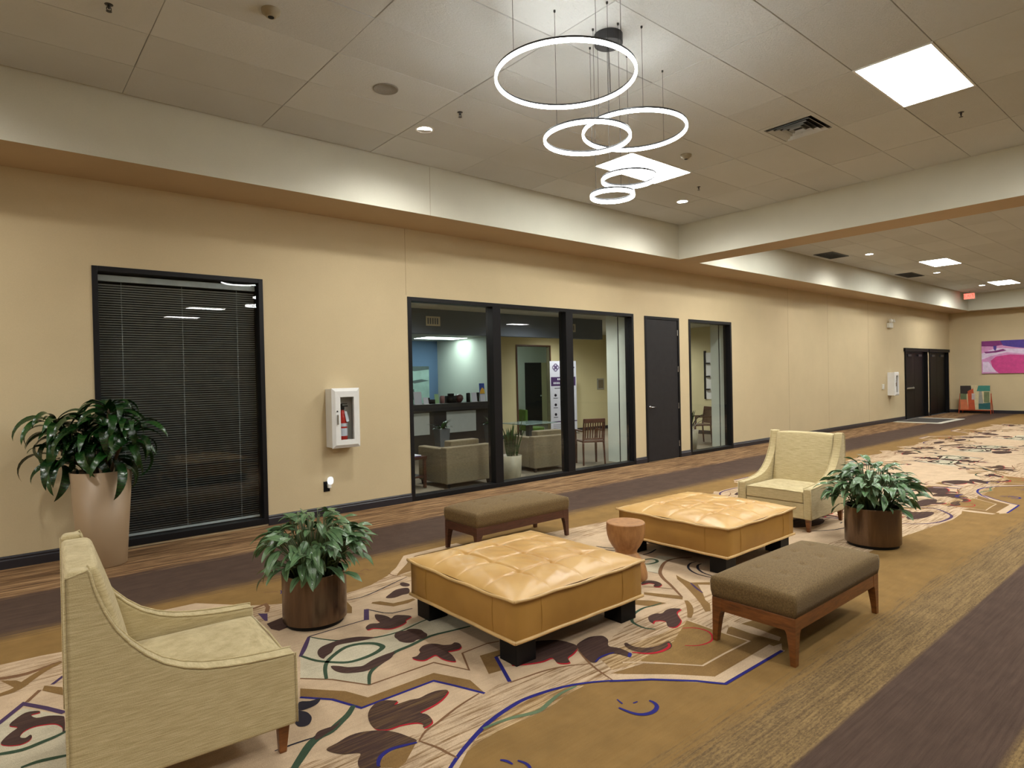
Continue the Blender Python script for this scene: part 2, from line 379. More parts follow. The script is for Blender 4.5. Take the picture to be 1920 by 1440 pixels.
def grid(x_ref, xa, xb, ya, yb):
    k0 = math.floor((xa-x_ref)/1.22); x = x_ref+1.22*k0
    while x < xb-0.02:
        a, b_ = max(x, xa), min(x+1.22, xb)
        yy = 1.65+0.61*math.floor((ya-1.65)/0.61)
        while yy < yb-0.02:
            c_, d_ = max(yy, ya), min(yy+0.61, yb)
            if b_-a > 0.03 and d_-c_ > 0.03 and not any(abs(x-p[0]) < 0.05 and abs(yy-p[1]) < 0.05 for p in PAN):
                if abs(x-5.88) < 0.02 and abs(yy-2.87) < 0.05: put_tile(5.88, 2.87, 0.61, 0.61)
                else: put_tile(a, c_, b_-a, d_-c_)
            yy += 0.61
        x += 1.22
grid(1.0-1.22*2, -1.44, 9.45, 1.04, FY)
grid(17.55, 10.08, 26.8, 2.87, FY)
mb = MB()   # ceiling field outside the view, one joined piece
for (xa, xb, ya, yb, xr) in ((X0, -1.44, -3.6, FY, -1.44), (-1.44, 9.45, -3.6, 1.04, -1.44), (10.08, 26.8, -3.6, 2.87, 10.23), (X0, X1, Y0, -3.6, -1.44)):
    k0 = math.floor((xa-xr)/1.22); x = xr+1.22*k0
    while x < xb-0.02:
        yy = 1.65+0.61*math.floor((ya-1.65)/0.61)
        while yy < yb-0.02:
            a, b_, c_, d_ = max(x, xa), min(x+1.22, xb), max(yy, ya), min(yy+0.61, yb)
            if b_-a > .03 and d_-c_ > .03 and not any(abs(x-p[0]) < 0.6 and abs(yy-p[1]) < 0.05 for p in PAN): mb.box(a+.002, b_-.002, c_+.002, d_-.002, CZ, CZ+.02)
            yy += 0.61
        x += 1.22
o = mb.build('ceiling_tile_field', M['tile'], ceiling); o['kind'] = 'stuff'
# panel lights
def ceiling_panel(x, y, label, group=None):
    t = thing('ceiling_light', label, 'light', (x, y, CZ-0.004), 0, group)
    fr = MB(); w, d, e = 1.22, 0.61, 0.018
    fr.box(0, w, 0, e, -0.004, 0.02).box(0, w, d-e, d, -0.004, 0.02).box(0, e, e, d-e, -0.004, 0.02).box(w-e, w, e, d-e, -0.004, 0.02)
    fr.build('frame', M['white'], t); MB().box(e, w-e, e, d-e, 0, 0.02).build('diffuser', M['panel'], t)
PL = ['large bright rectangular ceiling panel light at upper right, beside the louvred air vent', 'bright rectangular ceiling panel light behind the smallest rings of the chandelier',
      'bright ceiling panel light beyond the beam, the nearer one', 'bright ceiling panel light beyond the beam near the end wall, cut by the picture edge']
for i, p in enumerate(PAN):
    if i < 4: ceiling_panel(p[0], p[1], PL[i])
    else: ceiling_panel(p[0], p[1], 'bright rectangular ceiling panel light outside the picture', 'ceiling panels outside the picture')
# extra panels deep behind the camera, seen mirrored in the dark window
for p in ((5.3, -8.95), (5.3, -12.4), (-2.0, -8.95), (12.5, -8.95), (12.5, -12.4), (19.5, -8.95)):
    ceiling_panel(p[0], p[1], 'bright rectangular ceiling panel light outside the picture', 'ceiling panels outside the picture')
def downlight(x, y, label, group=None, power=None, z=CZ, r=0.075):
    t = thing('downlight', label, 'light', (x, y, z), 0, group)
    MB().lathe([(r, 0.0), (r+0.004, -0.006), (r+0.022, -0.004), (r+0.024, 0.0)], 28).build('trim_ring', M['white'], t, True)
    disc_mb(r, -0.0015).build('lens', M['disc'], t)
    ld = bpy.data.lights.new('downlight_lamp', 'SPOT'); ld.energy = power or DOWN_W; ld.spot_size = math.radians(166); ld.spot_blend = 1.0; ld.shadow_soft_size = r; ld.color = (1.0, 0.985, 0.93)
    lo = bpy.data.objects.new('lamp', ld); COL.objects.link(lo); lo.parent = t; lo.location = (0, 0, -0.03)
downlight(3.59, 5.60, 'small round recessed downlight, glowing, over the window wall left of the chandelier')
downlight(8.18, 5.60, 'small round recessed downlight, glowing, near the ceiling corner right of the chandelier')
downlight(15.4, 5.62, 'round recessed downlight beyond the beam, between the two dark vents')
downlight(20.0, 5.60, 'thin bright recessed downlight beyond the beam, beside the first far panel light')
downlight(24.4, 5.60, 'thin bright recessed downlight beyond the beam, left of the last panel light')
for p in ((-0.9, 5.6), (-5.2, 5.6), (10.9, 5.6)): downlight(p[0], p[1], 'small recessed downlight outside the picture', 'downlights outside the picture')
for p in ((10.75, 1.0), (8.5, 0.6), (3.6, 0.2), (-0.9, 0.2), (15.4, 1.0), (20, 1.0)): downlight(p[0], p[1], 'small recessed downlight outside the picture', 'downlights outside the picture')
# vents
t = thing('ceiling_vent', 'square louvred air vent in the ceiling left of the large panel light', 'vent', (VENT[0], VENT[1], CZ))
MB().box(0.0, 0.61, 0.0, 0.61, 0.012, 0.02).build('backing', M['black'], t)
fr = MB(); e = 0.05
fr.box(0.002, .608, 0.002, e, -0.002, .012).box(0.002, .608, .61-e, .608, -0.002, .012).box(0.002, e, e, .61-e, -0.002, .012).box(.61-e, .608, e, .61-e, -0.002, .012); fr.build('frame', M['tile'], t)
for k in range(4):
    a = 0.075+0.055*k; mb = MB(); q = 0.61-a; h = 0.028
    for (p, r_) in (((a, a), (q, a)), ((q, a), (q, q)), ((q, q), (a, q)), ((a, q), (a, a))):
        cx = cy = .305; i1 = [(c+(cx-c)*0.14) for c in p]; i2 = [(c+(cx-c)*0.14) for c in r_]
        mb.add([(p[0], p[1], -0.012), (r_[0], r_[1], -0.012), (i2[0], i2[1], h-0.016), (i1[0], i1[1], h-0.016)], [(0, 1, 2, 3)])
        mb.add([(p[0], p[1], -0.015), (r_[0], r_[1], -0.015), (i2[0], i2[1], h-0.019), (i1[0], i1[1], h-0.019)], [(3, 2, 1, 0)])
    mb.build('louvre', M['tile'], t)
def grille(x, y, w, d, label, dark=True):
    t = thing('ceiling_grille', label, 'vent', (x, y, CZ-0.004))
    MB().box(0, w, 0, d, 0, 0.012).build('backing', M['blackmetal'], t)
    n = 12; mb = MB()
    for k in range(n): mb.box(0.02+(w-0.04)*k/n, 0.02+(w-0.04)*k/n+0.012, 0.02, d-0.02, -0.008, 0)
    o = mb.build('slat', M['blackmetal'], t); o['kind'] = 'stuff'
    mb = MB().box(0, w, 0, .02, -.008, 0).box(0, w, d-.02, d, -.008, 0).box(0, .02, .02, d-.02, -.008, 0).box(w-.02, w, .02, d-.02, -.008, 0); mb.build('frame', M['blackmetal'], t)
grille(14.35, 5.98, 0.85, 0.42, 'dark rectangular ceiling grille beyond the beam, left of the small downlight')
grille(19.3, 5.98, 1.0, 0.42, 'dark thin ceiling grille beyond the beam, below the first far panel light')
# sprinklers, detectors, speaker
def sprinkler(x, y, label):
    t = thing('sprinkler', label, 'sprinkler', (x, y, CZ))
    MB().lathe([(0.0, -0.004), (0.024, -0.003), (0.028, 0)], 16).build('escutcheon', M['blackmetal'], t, True)
    MB().lathe([(0.008, -0.004), (0.010, -0.02), (0.006, -0.03)], 10).tube([(-0.012, 0, -0.018), (-0.014, 0, -0.036), (0, 0, -0.045)], 0.003, 6).tube([(0.012, 0, -0.018), (0.014, 0, -0.036), (0, 0, -0.045)], 0.003, 6).build('body', M['blackmetal'], t)
    MB().lathe([(0.0, -0.046), (0.018, -0.046), (0.018, -0.048), (0.0, -0.049)], 12).build('deflector', M['blackmetal'], t)
sprinkler(0.71, 5.06, 'small dark fire sprinkler at the top left corner of the picture')
sprinkler(3.64, 5.03, 'small dark fire sprinkler just right of the left downlight')
sprinkler(7.73, 5.02, 'small dark fire sprinkler between the square light and the right downlight')
sprinkler(7.73, 1.93, 'small dark fire sprinkler below the large panel light')
def detector(x, y, label):
    t = thing('smoke_detector', label, 'detector', (x, y, CZ))
    MB().lathe([(0.0, -0.05), (0.028, -0.05), (0.036, -0.046), (0.045, -0.026), (0.062, -0.022), (0.066, 0)], 28).build('housing', simple('aged_plastic', rgb(150, 140, 118), .5), t, True)
    MB().lathe([(0.0, -0.054), (0.02, -0.053), (0.022, -0.0495)], 16).build('sensor', M['black'], t)
detector(1.60, 4.45, 'round smoke detector with dark centre at the top left of the ceiling')
detector(6.49, 4.38, 'round smoke detector right of the chandelier, above the square light')
t = thing('ceiling_speaker', 'flat round grey ceiling speaker left of the left downlight', 'speaker', (2.82, 5.03, CZ))
MB().lathe([(0.0, -0.004), (0.10, -0.004), (0.102, -0.006), (0.112, -0.005), (0.114, 0)], 36).build('grille', simple('speaker_grille', rgb(132, 128, 122), .6, scale=200, vary=.3), t, True)
# ------------------------------------------------------------------ chandelier
CX, CY = 3.74, 3.20
t = thing('ring_chandelier', 'hanging chandelier of five glowing white LED rings at different heights', 'chandelier', (CX, CY, CZ))
MB().lathe([(0.0, -0.075), (0.105, -0.075), (0.11, -0.07), (0.11, 0)], 40).build('canopy', M['blackmetal'], t, False, 0.003)
RINGS = [(3.25, 3.19, 3.80, 0.51), (4.12, 3.27, 3.64, 0.425), (3.50, 3.22, 3.425, 0.327), (3.93, 3.18, 3.19, 0.216), (3.74, 3.19, 3.03, 0.171)]
wires = MB()
for (x, y, z, R) in RINGS:
    n = 96; ch = MB(); df = MB(); w = 0.016
    def ringsec(mb, sec):
        vs = []; k_ = len(sec)
        for i in range(n):
            a = 2*math.pi*i/n
            for r_, zz in sec: vs.append(((R+r_)*math.cos(a), (R+r_)*math.sin(a), zz))
        mb.add(vs, [(i*k_+j, ((i+1)%n)*k_+j, ((i+1)%n)*k_+(j+1)%k_, i*k_+(j+1)%k_) for i in range(n) for j in range(k_)])
    ringsec(ch, [(0, 0.022), (-w, 0.022), (-w, 0.008), (0, 0.008)])
    ringsec(df, [(0, 0.008), (-w, 0.008), (-w, -0.014), (-w+0.004, -0.018), (-0.004, -0.018), (0, -0.014)])
    o = ch.build('ring', M['blackmetal'], t, True, loc=(x-CX, y-CY, z-CZ)); df.build('light_strip', M['led'], o, True)
    # three wires from each ring
for (x, y, z, R), angs in zip(RINGS, ((3.17, 4.33, 4.75), (3.98, 0.03, 3.12), (3.15, 4.4, 0.63), (3.05, 0.67), (3.01, 4.26))):
    for a0 in angs:      # plumb wires from small ceiling buttons down to each ring
        bx, by = x+(R-0.008)*math.cos(a0)-CX, y+(R-0.008)*math.sin(a0)-CY
        w_ = MB().tube([(bx, by, 0.0), (bx, by, z-CZ+0.02)], 0.0016, 5)
        w_.lathe([(0.005, -0.016), (0.008, -0.012), (0.008, 0)], 10, (bx, by, 0)); w_.build('cable', M['wire'], t)
MB().tube([(0, 0, -0.07), (0.01, 0, -0.3), (0, -.01, -0.44)], 0.003, 6).build('power_cable', M['wire'], t)

# ------------------------------------------------------------------ windows, doors in the wall
def frame_bars(t, w, h, bar, depth, mull=(), bottom=0.06):
    f = lambda *a: MB().box(*a).build('frame_bar', M['frame'], t, False, 0.003)
    f(0, bar, 0, depth, 0, h); f(w-bar, w, 0, depth, 0, h); f(bar, w-bar, 0, depth, h-bar, h); f(bar, w-bar, 0, depth, 0, bottom)
    for a, b_ in mull: MB().box(a, b_, 0, depth, bottom, h-bar).build('mullion', M['frame'], t, False, 0.003)
def wempty(name, x, z=0):
    o = bpy.data.objects.new(name, None); COL.objects.link(o); o.location = (x, W-0.012, z); o['kind'] = 'structure'; return o
w1 = wempty('window_1', 0.82, 0.02); frame_bars(w1, 1.64, 2.81, 0.05, 0.16, bottom=0.07)
MB().box(0.05, 1.59, 0.05, 0.056, 0.07, 2.76).build('pane', M['glass'], w1)
w2 = wempty('window_2', 4.36); frame_bars(w2, 4.74, 2.76, 0.055, 0.17, ((1.45, 1.60), (2.99, 3.15)), 0.065)
for a, b_ in ((0.055, 1.45), (1.60, 2.99), (3.15, 4.685)): MB().box(a, b_, 0.06, 0.066, 0.065, 2.705).build('pane', M['glass'], w2)
w3 = wempty('window_3', 10.83); frame_bars(w3, 1.59, 2.74, 0.06, 0.17, (), 0.065)
MB().box(0.06, 1.53, 0.06, 0.066, 0.065, 2.68).build('pane', M['glass'], w3)
# office door
d1 = wempty('door_1', 9.42)
MB().box(0, 0.05, -0.002, 0.16, 0, 2.74).box(1.03, 1.08, -0.002, 0.16, 0, 2.74).box(0.05, 1.03, -0.002, 0.16, 2.69, 2.74).build('door_frame', M['frame'], d1)
MB().box(0.053, 1.027, 0.012, 0.058, 0.008, 2.687).build('door_leaf', M['door'], d1, False, 0.002)
h = MB().lathe([(0.0, 0), (0.028, 0.0), (0.028, 0.01), (0.012, 0.014), (0.011, 0.05), (0, 0.05)], 20)
h.v = [(a+0.13, 0.012-c_, b_+1.03) for a, b_, c_ in h.v]
h.tube([(0.13, -0.036, 1.03), (0.16, -0.042, 1.03), (0.24, -0.038, 1.025)], 0.009, 8); h.build('door_handle', M['chrome'], d1, True)
for z in (0.28, 1.02, 1.74, 2.45): MB().tube([(1.03, 0.006, z-0.055), (1.03, 0.006, z+0.055)], 0.008, 8).build('hinge', M['chrome'], d1)
# far double doors
for nm, x, w_ in (('door_2', 22.85, 2.10), ('door_3', 25.2, 2.05)):
    d = wempty(nm, x)
    MB().box(-0.02, 0.05, -0.03, 0.16, 0, 2.28).box(w_-0.05, w_, -0.03, 0.16, 0, 2.28).box(-0.09, w_+0.07, -0.045, 0.16, 2.22, 2.33).build('door_frame', M['black'], d, False, 0.004)
    for k in range(2):
        a = 0.055+k*(w_/2-0.05); b_ = a+w_/2-0.06
        MB().box(a, b_, 0.07, 0.115, 0.01, 2.21).build('door_leaf', M['black'], d, False, 0.003)
        MB().box(a+0.3, a+0.62, 0.02, 0.07, 2.06, 2.13).build('door_closer', M['blackmetal'], d, False, 0.006)
        if nm == 'door_2' and k == 0:
            MB().box(a+0.06, a+0.14, 0.03, 0.07, 0.96, 1.06).box(a+0.1, a+0.8, 0.0, 0.035, 0.985, 1.035).box(a+0.76, a+0.82, 0.03, 0.07, 0.97, 1.05).build('panic_bar', M['chrome'], d, False, 0.006)
# dark closet room behind window 1 + blind
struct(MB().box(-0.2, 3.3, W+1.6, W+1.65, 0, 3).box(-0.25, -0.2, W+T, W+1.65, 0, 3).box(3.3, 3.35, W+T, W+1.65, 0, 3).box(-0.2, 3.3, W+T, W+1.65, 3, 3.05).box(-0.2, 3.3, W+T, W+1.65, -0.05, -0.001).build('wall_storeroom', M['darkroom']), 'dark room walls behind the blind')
t = thing('venetian_blind', 'dark horizontal slat blind lowered behind the tall left window', 'blind', (0.88, W+0.115, 0.1))
MB().box(0, 1.52, -0.02, 0.03, 2.60, 2.66).build('headrail', M['slat'], t)
mb = MB(); n = 104
for k in range(n):
    z = 0.04+k*0.0245
    mb.add([(0.005, -0.010, z+0.006), (1.515, -0.010, z+0.006), (1.515, 0.001, z+0.002), (0.005, 0.001, z+0.002), (0.005, 0.011, z-0.006), (1.515, 0.011, z-0.006)], [(0, 1, 2, 3), (3, 2, 5, 4)])
o = mb.build('blind_slats', M['slat'], t, fix=False); o['kind'] = 'stuff'
MB().box(0, 1.52, -0.012, 0.012, 0.0, 0.022).build('bottom_rail', M['slat'], t)
for x in (0.2, 0.76, 1.32): MB().tube([(x, -0.013, 0.01), (x, -0.013, 2.6)], 0.0015, 5).build('ladder_cord', M['slat'], t)
# ------------------------------------------------------------------ fire extinguisher cabinets
def cabinet(x, label, elabel):
    t = thing('extinguisher_cabinet', label, 'cabinet', (x, W, 0.84))
    w_, h_, d_ = 0.345, 0.71, 0.20
    MB().box(0, 0.012, -d_+.02, 0, 0, h_).box(w_-0.012, w_, -d_+.02, 0, 0, h_).box(0.012, w_-.012, -d_+.02, 0, 0, 0.012).box(0.012, w_-.012, -d_+.02, 0, h_-.012, h_).box(0.012, w_-.012, -0.01, 0, 0.012, h_-.012).build('cabinet_body', M['white'], t)
    door = MB(); a, b_ = -d_-0.004, -d_+0.02; ix0, ix1, iz0, iz1 = 0.095, w_-0.075, 0.09, h_-0.10
    o4 = [(-0.008, -0.008), (w_+0.008, -0.008), (w_+0.008, h_+0.008), (-0.008, h_+0.008)]; i4 = [(ix0, iz0), (ix1, iz0), (ix1, iz1), (ix0, iz1)]
    m4 = [(0.03, 0.03), (w_-0.03, 0.03), (w_-0.03, h_-0.03), (0.03, h_-0.03)]
    vs = [(p[0], b_, p[1]) for p in o4] + [(p[0], b_-0.012, p[1]) for p in o4] + [(p[0], a-0.012, p[1]) for p in m4] + [(p[0], a-0.010, p[1]) for p in i4] + [(p[0], b_, p[1]) for p in i4]
    fs = []
    for r_ in range(4):
        for i in range(4): fs.append((r_*4+i, r_*4+(i+1)%4, r_*4+4+(i+1)%4, r_*4+4+i))
    for i in range(4): fs.append((16+i, 16+(i+1)%4, (i+1)%4, i))
    dr = door.add(vs, fs).build('cabinet_door', M['white'], t)
    MB().box(ix0-0.004, ix1+.004, b_-.008, b_-.004, iz0-.004, iz1+.004).build('pane', M['glass'], dr)
    MB().box(0.045, 0.062, a-0.030, a-0.008, 0.28, 0.40).build('handle', M['chrome'], dr, False, 0.004)
    MB().lathe([(0, 0.012), (0.009, 0.01), (0.01, 0)], 14, (0, 0, 0)).build('lock', M['blackmetal'], dr, loc=(0.052, a-0.008, 0.44)).rotation_euler = (math.pi/2, 0, 0)
    e = thing('fire_extinguisher', elabel, 'extinguisher', (x+0.165, W-0.105, 0.853))
    R = 0.058
    MB().lathe([(R-0.006, 0), (R, 0.008), (R, 0.34), (R-0.008, 0.375), (0.028, 0.415), (0.02, 0.43), (0.02, 0.44)], 28).build('cylinder', M['red'], e, True)
    MB().lathe([(R+0.0012, 0.12), (R+0.0012, 0.215)], 28).build('label_band', M['paper'], e, True)
    MB().lathe([(R+0.0014, 0.235), (R+0.0014, 0.275)], 28).build('label_band', M['paper'], e, True)
    MB().box(-0.016, 0.016, -0.03, 0.03, 0.44, 0.475).box(-0.01, 0.07, -0.012, 0.012, 0.475, 0.49).box(-0.01, 0.065, -0.01, 0.01, 0.505, 0.515).box(-0.02, 0.0, -0.012, 0.012, 0.475, 0.512).build('valve_handle', M['black'], e)
    MB().tube([(-0.01, -0.02, 0.46), (-0.05, -0.035, 0.44), (-0.066, -0.02, 0.36), (-0.067, -0.01, 0.2), (-0.066, 0, 0.1)], 0.009, 8).build('hose', M['black'], e, True)
    MB().add([(0.0, -0.062, 0.42), (0.03, -0.064, 0.42), (0.06, -0.072, 0.30), (0.02, -0.074, 0.29), (0.0, -0.061, 0.42), (0.03, -0.063, 0.42), (0.06, -0.071, 0.30), (0.02, -0.073, 0.29)], [(0, 1, 2, 3), (7, 6, 5, 4), (0, 4, 5, 1), (1, 5, 6, 2), (2, 6, 7, 3), (3, 7, 4, 0)]).build('tag', M['paper'], e)
cabinet(3.18, 'white wall cabinet with glass door, hung between the left window and the storefront', 'red fire extinguisher with white label inside the near white cabinet')
cabinet(21.35, 'white extinguisher cabinet on the far wall beside the black doors', 'fire extinguisher inside the far white cabinet beside the black doors')
# outlet with plug-in night light
t = thing('wall_outlet', 'black outlet plate low on the wall above the small planter', 'outlet', (3.168, W, 0.358))
MB().box(-0.04, 0.04, -0.006, 0, -0.062, 0.062).build('plate', M['black'], t, False, 0.002)
MB().box(-0.018, 0.018, -0.009, -0.005, -0.045, 0.045).build('receptacle', M['black'], t)
t = thing('plug_in_freshener', 'white rounded plug-in night light on the black outlet plate', 'night light', (3.19, W-0.008, 0.40))
MB().box(-0.02, 0.02, -0.04, 0, -0.06, -0.01).build('plug_body', M['white'], t, False, 0.006)
o = MB().lathe([(0, -0.05), (0.02, -0.046), (0.034, -0.032), (0.04, 0), (0.034, 0.032), (0.02, 0.046), (0, 0.05)], 24).build('globe', M['lens'], t, True, loc=(0.01, -0.034, 0.03)); o.scale = (1, 0.7, 1)
# far wall devices
t = thing('wall_switch', 'small white wall device on the far wall left of the far cabinet', 'switch', (20.95, W, 1.04))
MB().box(-0.07, 0.07, -0.03, 0, 0, 0.16).build('housing', M['offwhite'], t, False, 0.005)
MB().box(-0.03, 0.03, -0.036, -0.03, 0.04, 0.12).build('button', M['white'], t, False, 0.002)
t = thing('emergency_light', 'white twin-head emergency light high on the far wall', 'emergency light', (21.5, W, 2.93))
MB().box(-0.14, 0.14, -0.09, 0, 0, 0.15).build('battery_box', M['offwhite'], t, False, 0.01)
for s_ in (-1, 1):
    o = MB().lathe([(0, -0.03), (0.03, -0.03), (0.055, 0.0), (0.055, 0.04), (0.0, 0.042)], 18).build('lamp_head', M['offwhite'], t, True, loc=(s_*0.13, -0.1, 0.21)); o.rotation_euler = (math.radians(75), 0, s_*0.4)
    MB().tube([(s_*0.07, -0.05, 0.14), (s_*0.12, -0.08, 0.19)], 0.012, 6).build('bracket', M['offwhite'], t)
# exit sign
t = thing('exit_sign', 'small red glowing exit sign hung by the fascia near the end wall', 'exit sign', (25.9, 6.30, 3.99))
MB().box(-0.03, 0.03, -0.165, 0.165, 0, 0.21).build('housing', M['offwhite'], t, False, 0.004)
MB().box(-0.034, -0.03, -0.15, 0.15, 0.015, 0.195).build('lit_face', M['redlit'], t)
MB().tube([(0, 0, 0.21), (0, 0, 0.275)], 0.012, 8).build('mount', M['offwhite'], t)
def text(body, size, mat, parent, loc, rot, name='lettering', ext=0.001, align='CENTER'):
    c = bpy.data.curves.new(name, 'FONT'); c.body = body; c.size = size; c.align_x = align; c.align_y = 'CENTER'; c.extrude = ext
    o = bpy.data.objects.new(name, c); COL.objects.link(o); c.materials.append(mat)
    dg = bpy.context.evaluated_depsgraph_get(); me = bpy.data.meshes.new_from_object(o.evaluated_get(dg)); bpy.data.objects.remove(o)
    me.name = name; o = bpy.data.objects.new(name, me); COL.objects.link(o); o.parent = parent; o.location = loc; o.rotation_euler = rot
    return o
text('EXIT', 0.15, M['white'], t, (-0.036, 0, 0.105), (math.pi/2, 0, -math.pi/2))
# mat at the far doors
t = thing('entrance_mat', 'dark floor mat with white border in front of the far doors', 'mat', (21.6, 6.0, 0))
MB().box(0, 2.4, 0, 1.28, 0, 0.008).build('mat_border', simple('pale_tile_border', rgb(196, 192, 178), .6), t)
MB().box(0.3, 2.1, 0.18, 1.24, 0.008, 0.012).build('mat_field', simple('dark_mat', rgb(62, 58, 54), .9), t)

